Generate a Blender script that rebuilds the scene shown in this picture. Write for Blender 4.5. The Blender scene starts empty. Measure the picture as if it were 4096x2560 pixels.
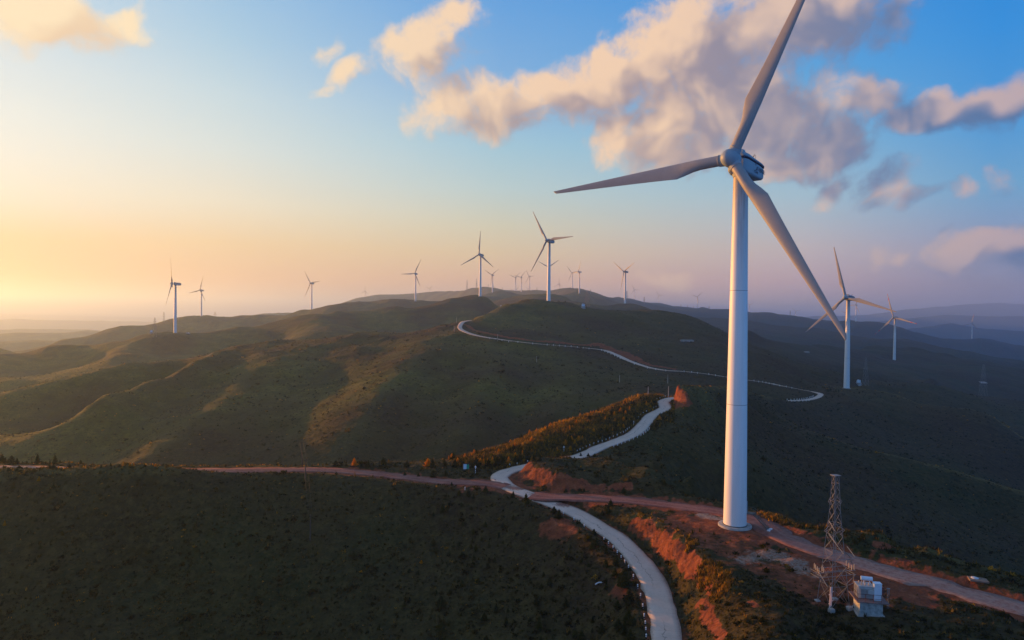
import bpy, bmesh, math, random
import numpy as np
from mathutils import Matrix, Vector
PI = math.pi
R = math.radians
C = bpy.context.scene.collection
sc = bpy.context.scene
rng = np.random.default_rng(7)
random.seed(7)

# ------------------------------------------------------------------ camera
CAMZ = 38.5
F = 2731.0                      # focal length in photograph pixels (4096 wide)
cam_d = bpy.data.cameras.new('camera')
cam = bpy.data.objects.new('camera', cam_d)
C.objects.link(cam)
cam_d.sensor_width = 36.0
cam_d.lens = 36.0 * F / 4096.0
cam_d.clip_start = 1.0
cam_d.clip_end = 80000.0
cam.matrix_world = Matrix.Translation((0, 0, CAMZ)) @ Matrix.Rotation(R(90 - 0.85), 4, 'X') @ Matrix.Rotation(R(0.68), 4, 'Z')
sc.camera = cam
CM = np.array(cam.matrix_world.to_3x3())

# ------------------------------------------------------------------ render look
sc.render.engine = 'CYCLES'
sc.view_settings.view_transform = 'Standard'
sc.view_settings.look = 'None'
sc.view_settings.gamma = 1.0
EXPO = 1.15                      # exposed for the shaded slopes
sc.view_settings.exposure = EXPO
sc.cycles.use_denoising = True
sc.cycles.max_bounces = 6
sc.cycles.diffuse_bounces = 2
sc.cycles.volume_bounces = 1
sc.cycles.transparent_max_bounces = 4

SUN_AZ, SUN_EL = -56.0, 3.7     # degrees from the view axis (+Y), clockwise positive
sun_dir = Vector((math.sin(R(SUN_AZ)) * math.cos(R(SUN_EL)), math.cos(R(SUN_AZ)) * math.cos(R(SUN_EL)), math.sin(R(SUN_EL))))
sl = bpy.data.lights.new('sun', 'SUN')
sl.energy = 5.0
sl.angle = R(0.5)
sl.color = (1.0, 0.40, 0.07)
so = bpy.data.objects.new('sun', sl)
C.objects.link(so)
so.rotation_euler = sun_dir.to_track_quat('Z', 'Y').to_euler()

HAZE_DENSITY = 1.4e-4
HAZE_COLOR = (0.45, 0.66, 1.0)
HAZE_G = 0.52


# ------------------------------------------------------------------ node helper
class NT:
    def __init__(s, tree):
        s.t = tree; s.n = tree.nodes; s.l = tree.links
    def new(s, typ, **kw):
        nd = s.n.new(typ)
        for k, v in kw.items():
            setattr(nd, k, v)
        return nd
    def put(s, sock, v):
        if isinstance(v, bpy.types.NodeSocket):
            s.l.new(v, sock)
        elif v is not None:
            if hasattr(sock, 'default_value') and not isinstance(v, (int, float)) and sock.type == 'RGBA' and len(v) == 3:
                v = (*v, 1.0)
            sock.default_value = v
    def math(s, op, a, b=None, c=None, clamp=False):
        nd = s.new('ShaderNodeMath', operation=op, use_clamp=clamp)
        for i, v in enumerate((a, b, c)):
            if v is not None:
                s.put(nd.inputs[i], v)
        return nd.outputs[0]
    def vmath(s, op, a, b=None, out=0):
        nd = s.new('ShaderNodeVectorMath', operation=op)
        s.put(nd.inputs[0], a)
        if b is not None:
            s.put(nd.inputs[1], b)
        return nd.outputs[out]
    def mix(s, fac, a, b, mode='MIX'):
        nd = s.new('ShaderNodeMix', data_type='RGBA', blend_type=mode)
        s.put(nd.inputs[0], fac); s.put(nd.inputs[6], a); s.put(nd.inputs[7], b)
        return nd.outputs[2]
    def range(s, v, a, b, c=0.0, d=1.0, smooth=False):
        nd = s.new('ShaderNodeMapRange', clamp=True)
        if smooth:
            nd.interpolation_type = 'SMOOTHSTEP'
        s.put(nd.inputs[0], v)
        for i, q in enumerate((a, b, c, d)):
            nd.inputs[i + 1].default_value = q
        return nd.outputs[0]
    def noise(s, vec, scale, detail=4.0, rough=0.55, dist=0.0, out=0):
        nd = s.new('ShaderNodeTexNoise')
        s.put(nd.inputs['Vector'], vec)
        nd.inputs['Scale'].default_value = scale
        nd.inputs['Detail'].default_value = detail
        nd.inputs['Roughness'].default_value = rough
        nd.inputs['Distortion'].default_value = dist
        return nd.outputs[out]
    def ramp(s, fac, stops, interp='LINEAR'):
        nd = s.new('ShaderNodeValToRGB')
        cr = nd.color_ramp
        cr.interpolation = interp
        while len(cr.elements) < len(stops):
            cr.elements.new(0.5)
        for e, (p, c) in zip(cr.elements, stops):
            e.position = p
            e.color = (*c, 1.0)
        s.put(nd.inputs[0], fac)
        return nd.outputs[0]


def lin(c):
    return tuple((x / 255.0 / 12.92) if x / 255.0 <= 0.04045 else ((x / 255.0 + 0.055) / 1.055) ** 2.4 for x in c)


# ------------------------------------------------------------------ pixel <-> world (photograph pixels, 4096 x 2560)
def ray(x, y):
    d = CM @ np.array([(x - 2048.0) / F, -(y - 1280.0) / F, -1.0])
    return d / d[1]


def W(x, y, D):
    d = ray(x, y)
    return np.array([d[0] * D, D, CAMZ + d[2] * D])


def azel(x, y):
    d = ray(x, y)
    d = d / np.linalg.norm(d)
    return math.degrees(math.atan2(d[0], d[1])), math.degrees(math.asin(d[2]))


VS = 4096.0 / 2419.0
v_ = lambda x, y: (x * VS, y * VS)
c1 = lambda x, y: (x / 1.68, 900 + y / 1.68)
c2 = lambda x, y: (1300 + x / 1.68, 900 + y / 1.68)
c3 = lambda x, y: (2600 + x / 1.6176, 900 + y / 1.6176)
ca = lambda x, y: (1150 + x / 6.0475, 1000 + y / 6.0475)
cb = lambda x, y: (1600 + x / 6.0475, 1050 + y / 6.0475)
cc = lambda x, y: (1800 + x / 6.0475, 1000 + y / 6.0475)
cd = lambda x, y: (2180 + x / 6.0475, 1000 + y / 6.0475)
ce = lambda x, y: (2550 + x / 6.0475, 1100 + y / 6.0475)
cf = lambda x, y: (3600 + x / 3.36, 1150 + y / 3.36)

# ------------------------------------------------------------------ sky
world = bpy.data.worlds.new('World')
sc.world = world
world.use_nodes = True
wt = NT(world.node_tree)
for nd in list(wt.n):
    wt.n.remove(nd)


# centre x, y and half axes in the overview's pixels, tilt in degrees (counter-clockwise in the sky), weight
BLOBS = [
    (1060, 262, 120, 60, 0, 1.0), (1230, 235, 160, 80, 10, 1.05), (1420, 190, 180, 100, 18, 1.15), (1620, 130, 220, 150, 8, 1.3),
    (1870, 55, 260, 140, 4, 1.25), (1720, 255, 280, 110, 0, 1.15), (1600, 340, 200, 75, -5, 1.05), (1850, 345, 240, 85, 0, 1.05),
    (2070, 225, 105, 66, 12, 1.1), (2200, 272, 170, 58, -6, 1.05), (2340, 235, 120, 46, 18, 1.05),
    (1005, 115, 138, 88, 22, 1.12), (1085, 40, 70, 66, 20, 1.0), (965, 175, 66, 44, -30, .75),
    (824, 190, 40, 34, 20, .72), (797, 122, 40, 20, 25, .5), (785, 212, 34, 14, 40, .45),
    (120, 45, 220, 90, -4, 1.2), (30, 20, 130, 95, 0, 1.1), (300, 55, 84, 62, 10, 1.0), (225, 115, 44, 32, 60, .65),
    (2090, 448, 74, 46, 40, .72), (1985, 440, 74, 24, 30, .66), (2150, 475, 62, 22, 25, .55), (2360, 402, 58, 42, 10, .55), (2252, 448, 48, 28, 0, .45),
    (2330, 578, 210, 50, 3, 1.05), (2430, 585, 130, 66, 0, 1.0), (1450, 310, 66, 64, 60, .7),
    (1570, 658, 76, 18, 2, .9), (2160, 612, 180, 26, 2, .5), 
]


def cloud_group(name, fine):
    g = bpy.data.node_groups.new(name, 'ShaderNodeTree')
    g.interface.new_socket('Vector', in_out='INPUT', socket_type='NodeSocketVector')
    g.interface.new_socket('Density', in_out='OUTPUT', socket_type='NodeSocketFloat')
    t = NT(g)
    gi = t.new('NodeGroupInput'); go = t.new('NodeGroupOutput')
    p = gi.outputs[0]

    def noise2(vec, scale, detail, rough, out=0):
        o = t.noise(vec, scale, detail, rough, 0.0, out)
        o.node.noise_dimensions = '2D'
        return o
    wv = t.vmath('SCALE', t.vmath('SUBTRACT', noise2(p, 0.16, 2.0, 0.5, out=1), (0.5, 0.5, 0.5)))
    wv.node.inputs['Scale'].default_value = 4.2
    q = t.vmath('ADD', p, wv)
    sp = t.new('ShaderNodeSeparateXYZ'); t.put(sp.inputs[0], q)
    acc = None
    for (x, y, rx, ry, rot, wgt) in BLOBS:
        a0, e0 = azel(x * VS, y * VS)
        a1, _ = azel((x + rx) * VS, y * VS)
        _, e1 = azel(x * VS, (y - ry) * VS)
        cmb = t.new('ShaderNodeCombineXYZ')
        t.put(cmb.inputs[0], sp.outputs[0]); t.put(cmb.inputs[1], sp.outputs[1])
        if acc is not None:         # keeps the shader compiler from evaluating every cloud at once
            t.put(cmb.inputs[2], acc)
        m = t.new('ShaderNodeMapping', vector_type='TEXTURE')
        t.put(m.inputs['Vector'], cmb.outputs[0])
        m.inputs['Location'].default_value = (a0, e0, 0)
        m.inputs['Rotation'].default_value = (0, 0, R(rot))
        m.inputs['Scale'].default_value = (abs(a1 - a0) * 1.12, abs(e1 - e0) * 1.12, 1e6)
        dd = t.vmath('DOT_PRODUCT', m.outputs[0], m.outputs[0], out=1)
        val = t.math('MULTIPLY_ADD', dd, -wgt, wgt)
        acc = val if acc is None else t.math('SMOOTH_MAX', acc, val, 0.25)
    d = t.math('MULTIPLY', t.math('MAXIMUM', acc, -1.0), 1.0)
    d = t.math('ADD', d, t.math('MULTIPLY', t.math('SUBTRACT', noise2(q, 0.30, 8.0 if fine else 2.0, 0.60 if fine else 0.55), 0.5), 1.95))
    if fine:
        d = t.math('ADD', d, t.math('MULTIPLY', t.math('SUBTRACT', noise2(p, 1.2, 6.0, 0.62), 0.5), 0.62))
    t.put(go.inputs[0], t.math('ADD', d, 0.07))
    return g


tc = wt.new('ShaderNodeTexCoord')
dirv = wt.vmath('NORMALIZE', tc.outputs['Generated'])
sep = wt.new('ShaderNodeSeparateXYZ'); wt.put(sep.inputs[0], dirv)
X_, Y_, Z_ = sep.outputs
el = wt.math('MULTIPLY', wt.math('ARCSINE', Z_), 180 / PI)
az = wt.math('MULTIPLY', wt.math('ARCTAN2', X_, Y_), 180 / PI)
hv = wt.new('ShaderNodeCombineXYZ'); wt.put(hv.inputs[0], X_); wt.put(hv.inputs[1], Y_)
hn = wt.vmath('NORMALIZE', hv.outputs[0])
rel = wt.math('MULTIPLY', wt.math('ARCCOSINE', wt.vmath('DOT_PRODUCT', hn, (math.sin(R(SUN_AZ)), math.cos(R(SUN_AZ)), 0), out=1)), 180 / PI)
elf = wt.math('SQRT', wt.range(el, 0.0, 90.0))


def sky_ramp(stops):
    return wt.ramp(elf, [(math.sqrt(max(e, 0) / 90.0), lin(c)) for e, c in stops])


cols = [
    (14, [(0, (212, 160, 122)), (2, (238, 182, 128)), (4.5, (244, 207, 158)), (7, (243, 234, 212)), (10, (246, 243, 230)), (13, (240, 243, 236)), (17, (224, 234, 238)), (22, (200, 222, 238)), (35, (120, 175, 225)), (90, (150, 148, 156))]),
    (33, [(0, (212, 160, 136)), (2, (240, 184, 138)), (5, (244, 210, 162)), (8, (240, 230, 205)), (12, (220, 230, 226)), (16, (200, 222, 230)), (20, (172, 208, 230)), (24, (150, 195, 230)), (35, (95, 160, 220)), (90, (150, 148, 156))]),
    (55, [(0, (205, 160, 146)), (2.5, (236, 186, 150)), (4.7, (230, 203, 162)), (7, (216, 211, 184)), (10, (190, 212, 212)), (13.5, (163, 204, 222)), (18, (130, 181, 226)), (24, (98, 165, 226)), (35, (66, 142, 215)), (90, (150, 148, 156))]),
    (79, [(0, (176, 150, 174)), (2.5, (206, 174, 178)), (5, (202, 188, 188)), (9, (168, 197, 212)), (13, (134, 188, 220)), (18, (92, 168, 224)), (24, (58, 150, 224)), (35, (40, 130, 212)), (90, (150, 148, 156))]),
    (91, [(0, (130, 128, 165)), (2, (146, 142, 166)), (5, (150, 160, 190)), (9, (110, 170, 212)), (13, (76, 158, 220)), (19, (44, 146, 224)), (25, (26, 134, 220)), (35, (24, 118, 205)), (90, (150, 148, 156))]),
    (122, [(0, (84, 136, 200)), (5, (94, 160, 226)), (15, (86, 166, 238)), (30, (70, 140, 216)), (90, (150, 148, 156))]),
]
skyc = sky_ramp(cols[0][1])
for (a0, _), (a1, st) in zip(cols[:-1], cols[1:]):
    skyc = wt.mix(wt.range(rel, a0, a1), skyc, sky_ramp(st))
nish = wt.new('ShaderNodeTexSky', sky_type='NISHITA')
nish.sun_disc = False
nish.sun_elevation = R(SUN_EL)
nish.sun_rotation = R(SUN_AZ)
nish.altitude = 1500
nish.dust_density = 2.0
nb = wt.vmath('SCALE', nish.outputs[0]); nb.node.inputs['Scale'].default_value = 0.08
skyc = wt.mix(0.04, skyc, nb)

grp_fine, grp_soft = cloud_group('cloud_density', True), cloud_group('cloud_density_soft', False)
pv = wt.new('ShaderNodeCombineXYZ'); wt.put(pv.inputs[0], az); wt.put(pv.inputs[1], el)


def dens(vec, g):
    nd = wt.new('ShaderNodeGroup'); nd.node_tree = g
    wt.put(nd.inputs[0], vec)
    return nd.outputs[0]


def after(vec, val):
    k = wt.vmath('SCALE', (1e-9, 1e-9, 0)); wt.put(k.node.inputs['Scale'], val)
    return wt.vmath('ADD', vec, k)


d0 = dens(pv.outputs[0], grp_fine)
ds = dens(after(pv.outputs[0], d0), grp_soft)
d1 = dens(after(wt.vmath('ADD', pv.outputs[0], (-2.4, 1.5, 0)), ds), grp_soft)
alpha = wt.range(d0, -0.06, 1.02, 0.0, 0.96, smooth=True)
dm = wt.math('ADD', wt.math('MULTIPLY', d0, .5), wt.math('MULTIPLY', ds, .5))
slope = wt.math('SUBTRACT', dm, wt.math('MAXIMUM', d1, -0.4))
thick = wt.range(dm, 0.45, 1.6)
litv = wt.math('SUBTRACT', wt.math('ADD', 0.62, wt.math('MULTIPLY', slope, 0.60)), wt.math('MULTIPLY', thick, 0.42))
litv = wt.math('SUBTRACT', litv, wt.range(rel, 72, 96, 0.0, 0.34))
litv = wt.range(litv, 0.08, 0.95, smooth=True)
c_lit = wt.mix(wt.range(rel, 25, 60), lin((255, 230, 190)), lin((250, 212, 176)))
c_lit = wt.mix(wt.range(rel, 68, 94), c_lit, lin((192, 170, 173)))
c_sh = wt.mix(wt.range(rel, 25, 60), lin((236, 205, 170)), lin((164, 147, 152)))
c_sh = wt.mix(wt.range(rel, 68, 88), c_sh, lin((88, 118, 160)))
cloudc = wt.mix(litv, c_sh, c_lit)
final = wt.mix(wt.math('MULTIPLY', alpha, wt.range(el, 0.3, 4.5, 0.35, 1.0)), skyc, cloudc)
bg = wt.new('ShaderNodeBackground'); wt.put(bg.inputs[0], skyc); bg.inputs[1].default_value = 2 ** -EXPO
bgc = wt.new('ShaderNodeBackground'); wt.put(bgc.inputs[0], final); bgc.inputs[1].default_value = 2 ** -EXPO
cloudy = wt.math('MULTIPLY', wt.math('MULTIPLY', wt.math('GREATER_THAN', el, 0.3), wt.math('LESS_THAN', el, 33.0)), wt.math('LESS_THAN', wt.math('ABSOLUTE', az), 52.0))
ms = wt.new('ShaderNodeMixShader')
wt.put(ms.inputs[0], cloudy); wt.l.new(bg.outputs[0], ms.inputs[1]); wt.l.new(bgc.outputs[0], ms.inputs[2])
wo = wt.new('ShaderNodeOutputWorld')
wt.l.new(ms.outputs[0], wo.inputs[0])
world.cycles.sampling_method = 'MANUAL'
world.cycles.sample_map_resolution = 512

# ------------------------------------------------------------------ terrain: control points
H0 = lambda z: z - CAMZ         # z as measured below the camera


def PL(fn, pts):                # [(x, y, D), ...] in a crop's pixels -> world points
    return [W(*fn(x, y), D) for x, y, D in pts]


def subdivide(pts, step):       # in (X/D, ln D) space
    out = [pts[0]]
    for a, b in zip(pts[:-1], pts[1:]):
        du = math.hypot(b[0] / b[1] - a[0] / a[1], math.log(b[1] / a[1]))
        n = max(1, int(math.ceil(du / step)))
        for k in range(1, n + 1):
            t = k / n
            D = a[1] * (b[1] / a[1]) ** t
            sa, sb = (a[2] - CAMZ) / a[1], (b[2] - CAMZ) / b[1]
            u = a[0] / a[1] * (1 - t) + b[0] / b[1] * t
            out.append(np.array([u * D, D, CAMZ + (sa * (1 - t) + sb * t) * D]))
    return out


CTRL, AUTO = [], []


def ridge(pts, back=None, front=None, step=0.035, g=0.30):
    p = subdivide(pts, step)
    CTRL.extend(p)
    for k, sgn in ((back, 1), (front, -1)):
        if k:
            for q in p:
                D = q[1] * (1 + sgn * k)
                AUTO.append(np.array([q[0] / q[1] * D, D, q[2] - g * k * q[1]]))


# --- the near roads (centre lines), overview pixels
ROAD_NEAR = PL(v_, [(1565, 1830, 66), (1577, 1680, 77), (1580, 1580, 86), (1576, 1512, 92.8), (1569, 1461.6, 98.5), (1549, 1390, 107.8), (1523, 1342, 114.5), (1493, 1304, 120),
    (1458, 1271, 125.5), (1408, 1239, 131), (1357, 1209.6, 137), (1280, 1180, 144), (1243, 1166.6, 147.5), (1204, 1151, 152), (1180, 1132, 159), (1184, 1121.7, 163), (1210, 1110, 167.7),
    (1240, 1103, 170.5), (1290, 1092, 175), (1340, 1083.5, 179), (1372, 1078, 181.5), (1414, 1058, 189), (1459, 1042, 194.5), (1494, 1026, 199.5), (1513, 1011, 205), (1527, 995, 213),
    (1541, 980, 221.5), (1571, 964, 232), (1567, 949, 243), (1585, 941, 252), (1630, 940, 282), (1700, 946, 336), (1780, 949.5, 380), (1820, 949, 398), (1860, 947, 408), (1890, 946, 413),
    (1916, 943, 423), (1934, 937, 436), (1937, 931, 445), (1919, 925.5, 449), (1890, 920, 448), (1860, 914, 446), (1846, 911, 446), (1809, 904, 449), (1769, 898, 445), (1718, 891, 443), (1663, 882.5, 440),
    (1609, 877, 433), (1572, 875, 430), (1536, 869, 436), (1488, 853, 452), (1453, 837, 474), (1425, 827, 488), (1383, 822, 488), (1330, 817, 482), (1278, 813, 474), (1225, 807.5, 473),
    (1172, 800.5, 479), (1130, 793.5, 491), (1102, 785, 508), (1087, 776, 532), (1088, 767, 554), (1095, 760, 582), (1112, 757, 612)])
TRACK_WEST = PL(v_, [(-200, 1104.5, 155), (0, 1105.5, 156), (150, 1108, 157), (350, 1112, 158.5), (500, 1111.5, 160), (620, 1110.5, 162.5), (767, 1110, 164.5), (845, 1115, 163), (942, 1125, 159.5), (1040, 1136.5, 156), (1099, 1139, 155.5), (1150, 1142, 155), (1195, 1149, 152.5)])
TRACK_EAST = PL(v_, [(1255, 1171, 146.5), (1298, 1174, 145), (1376, 1174.5, 143.7), (1474, 1180.5, 141), (1591, 1194, 136.5), (1645, 1200, 134), (1720, 1212, 130.5), (1791, 1231, 125.5), (1846, 1267, 118), (1901, 1289, 113.5),
    (2010, 1325, 108), (2120, 1355, 103), (2229, 1384, 99.3), (2339, 1417, 95), (2419, 1439, 92.6), (2560, 1480, 88), (2900, 1570, 80)])
for rd in (ROAD_NEAR, TRACK_WEST, TRACK_EAST):
    ridge(rd, step=0.03)

# --- foreground: road's outer edge, slope below it, tower terrace
EDGE = PL(v_, [(-300, 1112, 146), (0, 1115, 148), (150, 1107, 149.5), (300, 1102.5, 148), (400, 1106, 151), (480, 1113, 154.5), (560, 1116, 157), (700, 1117, 159.5), (850, 1121.5, 159.5), (942, 1131.5, 155.5), (1040, 1147, 151), (1100, 1157, 148),
    (1180, 1170, 145), (1240, 1183, 141.5), (1300, 1203, 137), (1350, 1225, 132.5), (1420, 1262, 125.5), (1460, 1300, 119.2), (1490, 1340, 113.6), (1512, 1390, 106.7), (1530, 1461, 97.7), (1536, 1512, 91.8), (1538, 1600, 83)])
ridge(EDGE, step=0.04)
CTRL += PL(v_, [(0, 1300, 130), (350, 1300, 134), (700, 1300, 136.5), (1000, 1280, 138), (1150, 1290, 133), (0, 1512, 112), (350, 1512, 115), (700, 1512, 118), (1000, 1512, 114), (1200, 1500, 110), (1400, 1512, 103.5),
    (1300, 1290, 128), (1250, 1360, 123.5), (1400, 1400, 113), (1470, 1440, 103.5), (-300, 1300, 128), (-300, 1512, 110), (350, 1190, 144), (0, 1190, 141), (700, 1190, 149.5), (950, 1200, 146)])
for u, D, z in [(-1.5, 95, -60), (-.9, 70, -68), (-.5, 70, -70), (-.2, 75, -71), (.05, 75, -66), (.15, 72, -58), (.5, 66, -43), (.8, 70, -43), (1.3, 70, -46), (-.3, 34, -72), (.3, 34, -58), (1.2, 34, -60), (-1.5, 34, -72), (2.1, 60, -60), (-2.1, 60, -75), (1.7, 110, -52), (2.1, 200, -80), (-2.1, 200, -60), (-1.4, 150, -45)]:
    CTRL.append(np.array([u * D, D, CAMZ + z]))
BANK = PL(v_, [(1395, 1192, 138.5), (1424.6, 1197, 136.5), (1465, 1206.5, 133.5), (1510, 1222, 128.5), (1551, 1240, 123.8), (1584, 1259, 119.6), (1598.6, 1278, 115.6), (1632, 1294.7, 112), (1658, 1323, 106.5), (1696, 1342, 103.2), (1710.7, 1366, 99.5), (1738, 1390, 96), (1770, 1411, 93.3), (1800, 1440, 89), (1800, 1512, 81), (1800, 1620, 72)])
bh = [0.5, .9, 1.4, 1.7, 2.0, 2.3, 2.5, 2.6, 2.8, 3.0, 3.0, 3.0, 2.9, 2.6, 2.3, 2.0]
bo = [1.6, 1.7, 1.8, 1.9, 2.0, 2.0, 2.1, 2.2, 2.3, 3.0, 3.6, 4.4, 5.5, 6.0, 6.0, 6.0]
BANK_FOOT = [p + np.array([-o, -0.35 * o, -h]) for p, h, o in zip(BANK, bh, bo)]
ridge(BANK, step=0.022)
ridge(BANK_FOOT, step=0.022)
BANK_IN = [p + np.array([3.0, .6, 0.05]) for p in BANK]
ridge(BANK_IN, step=0.04)
tower_base = W(*v_(1736, 1242), 123.2)
PADZ = tower_base[2]
for dx, dy in ((0, 0), (5, 0), (-5, 0), (0, 5), (0, -5), (3.5, 3.5), (-3.5, 3.5), (3.5, -3.5), (-3.5, -3.5), (-8, -6), (0, -10), (8, -8), (6, -14), (-4, -16), (14, -16), (8, -20)):
    CTRL.append(tower_base + np.array([dx, dy, -0.05 - 0.035 * max(0, -dy - 8)]))
CTRL += PL(v_, [(1970, 1437, 93), (2030, 1452, 91), (2150, 1452, 90), (2300, 1470, 88), (2419, 1500, 85.5), (1900, 1450, 90.5), (1900, 1512, 84.5), (2150, 1512, 84), (1880, 1380, 99.5), (2050, 1380, 99)])
RIM = PL(v_, [(1600, 1168, 143), (1660, 1176, 140.5), (1769, 1201, 134), (1846, 1223, 128), (1901, 1245, 122.5), (2000, 1255, 119.5), (2083, 1260, 117.8), (2120, 1292, 112.8), (2155, 1300, 110.5), (2186, 1292, 110.5), (2229, 1311, 108), (2302, 1333, 105.6), (2375, 1355, 103), (2419, 1366, 102), (2600, 1400, 98), (2900, 1470, 91)])
ridge(RIM, step=0.03)
CTRL += [p + np.array([3.0, 9.0, -5.5]) for p in RIM] + [p + np.array([9.0, 24.0, -18.0]) for p in RIM] + [p + np.array([16.0, 45.0, -33.0]) for p in RIM[2:]]

# --- the red-faced mound beside the junction
M_FOOT = PL(v_, [(1228, 1120, 162), (1247, 1136, 157), (1288, 1151, 151.5), (1347, 1157, 149), (1415, 1159.5, 147.5), (1493, 1163, 145.5), (1560, 1166, 144)])
M_LIP = PL(v_, [(1240, 1101, 163.5), (1262, 1106, 159.5), (1294, 1113, 155.8), (1327, 1127, 152.6), (1405, 1141, 150.6), (1474, 1140, 149.5), (1538, 1133, 149.5)])
M_BACK = PL(v_, [(1237, 1089.5, 168), (1259, 1084.8, 170.5), (1317, 1083, 172), (1366, 1082, 172.5), (1415, 1083, 171), (1454, 1090.5, 168.5), (1493, 1109, 163), (1522, 1105, 162), (1552, 1114, 158), (1573, 1124, 154.5)])
for q in (M_FOOT, M_LIP, M_BACK):
    ridge(q, step=0.02)
CTRL += PL(v_, [(1340, 1104, 163), (1420, 1110, 160), (1480, 1124, 155), (1590, 1148, 148)])
CTRL += [M_BACK[k] + np.array([0.5, 4.5, -2.6]) for k in (6, 7, 8, 9)]

# --- golden hillside left of the upper road and the crest behind the dirt track
GOLD = PL(v_, [(1560, 934, 256), (1507, 935, 246), (1479, 947, 238), (1440, 961.5, 230), (1393, 979.5, 223), (1346, 995, 217), (1299, 1007.6, 213), (1225, 1040, 199), (1172, 1060, 190), (1109, 1076.5, 183), (1075, 1083.5, 180), (1000, 1089, 176), (850, 1093, 172.5), (750, 1099, 170), (620, 1100.5, 168.5), (480, 1101, 167), (300, 1099, 166), (150, 1096, 165), (0, 1093, 164), (-300, 1090, 163)])
ridge(GOLD, step=0.03)
CTRL += [np.array([p[0] * 1.0 - 2, p[1] + 14, p[2] - 8.5]) for p in subdivide(GOLD, .05)] + [np.array([p[0] - 4, p[1] + 42, p[2] - 26]) for p in subdivide(GOLD, .08)] + \
        [np.array([p[0] - 8, p[1] + 72, p[2] - 33]) for p in subdivide(GOLD, .1)[6:]]
CTRL += PL(v_, [(1400, 1010, 205), (1340, 1040, 193), (1280, 1065, 184), (1180, 1083, 176), (1100, 1100, 170), (1460, 985, 216), (1510, 960, 228)])

# --- red cut beside the upper bend, ridge running right from it
CUT_LIP = PL(v_, [(1597, 917, 240), (1605, 926, 236.5), (1613, 936, 233), (1621, 947, 230)])
CUT_FOOT = PL(v_, [(1581, 940, 242), (1590, 946, 238), (1600, 951, 233.5), (1610, 955, 230), (1619, 959, 227.5)])
ridge(CUT_LIP, step=0.012); ridge(CUT_FOOT, step=0.012)
SPINE = PL(v_, [(1598, 916, 241), (1612, 911, 244), (1627, 910.5, 249), (1663, 914.5, 266), (1718, 913, 292), (1776, 930, 338), (1830, 941, 376), (1868, 949, 400)])
CTRL += PL(v_, [(1613, 920, 239), (1630, 926, 238), (1670, 930, 250)])
ridge(SPINE, step=0.025)
CTRL += PL(v_, [(1640, 940, 238), (1700, 960, 268), (1650, 1000, 222), (1600, 1000, 213), (1560, 1020, 204), (1500, 1050, 194), (1450, 1072, 184.5),
    (1600, 1060, 195), (1560, 1100, 172), (1640, 1130, 160), (1700, 1100, 196), (1700, 1010, 246), (1780, 990, 305), (1780, 1080, 222), (1850, 1150, 214), (1720, 1160, 168), (1850, 1060, 268),
    (2000, 1100, 266), (2000, 1200, 228), (2200, 1200, 252), (2200, 1275, 215), (2400, 1300, 236), (2550, 1330, 236), (2100, 1140, 262), (2330, 1230, 262)])
SPUR = PL(v_, [(1840, 985, 350), (1900, 1015, 310), (1960, 1034, 300), (2028, 1057, 294), (2156, 1086, 290), (2266, 1115, 286), (2419, 1163, 281), (2650, 1240, 276)])
ridge(SPUR, step=0.03)
CTRL += [p + np.array([8, 22, -8]) for p in SPUR[2:]]
RT = PL(v_, [(1895, 925, 462), (1940, 916, 475), (1985, 917, 482), (2003, 918.6, 482), (2065, 922, 474), (2120, 933, 464), (2174.6, 955, 452), (2287.8, 969.7, 440), (2339, 984, 430), (2419, 1035.5, 412), (2600, 1110, 390)])
ridge(RT, step=0.025)
CTRL += PL(v_, [(1890, 913, 500), (1950, 910.5, 512), (1992, 910, 515), (2060, 913, 505)])
CTRL += [p * np.array([1.08, 1.08, 1]) + np.array([0, 0, -15.0]) for p in RT[4:]]
CTRL += [p * np.array([.87, .87, 1]) + np.array([0, 0, -12.0]) for p in RT[5:]]

# --- dome with the second turbine, middle hill and its spurs
FD = PL(lambda x, y: (x, y), [(*v_(1098, 757.5), 600), (*v_(1119, 750.5), 620), (*v_(1154.6, 738.5), 645), (*v_(1189.7, 726.5), 672), (*v_(1221, 718), 700), (*v_(1260, 716), 712), (*v_(1296, 715.5), 724), (*v_(1337, 716), 715), (*v_(1365, 723), 705), (*v_(1393.6, 733.7), 700),
    (*v_(1436, 737), 722), (*v_(1471, 739), 735), (*v_(1524, 735.5), 750), (*v_(1559, 744), 740), (*v_(1572, 747), 735), (*v_(1608.6, 751.4), 720), (*v_(1645, 763.4), 700), (*v_(1681.7, 777), 675), (*v_(1718, 789), 650), (*v_(1769, 814.6), 610), (*v_(1813, 829), 585),
    (*v_(1864, 853), 555), (*v_(1900.7, 863.8), 545), (*v_(1955.5, 878.5), 536), (*v_(1992, 893), 530)])
ridge(FD, back=.16, step=0.025)
ridge(PL(v_, [(1992, 893, 530), (2046.7, 896.7, 575), (2120, 904, 600), (2174.6, 906, 610), (2229, 915, 610), (2284, 929.5, 600), (2339, 937, 600), (2419, 948, 600), (2650, 985, 590)]), back=.13, step=0.03)
CTRL += PL(v_, [(1250, 760, 600), (1330, 770, 580), (1420, 780, 580), (1500, 790, 580), (1620, 805, 560), (1700, 830, 530), (1180, 770, 570), (1560, 830, 510), (1330, 805, 500), (1430, 815, 510), (1640, 860, 465), (1800, 868, 500), (1880, 888, 490)])
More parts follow.
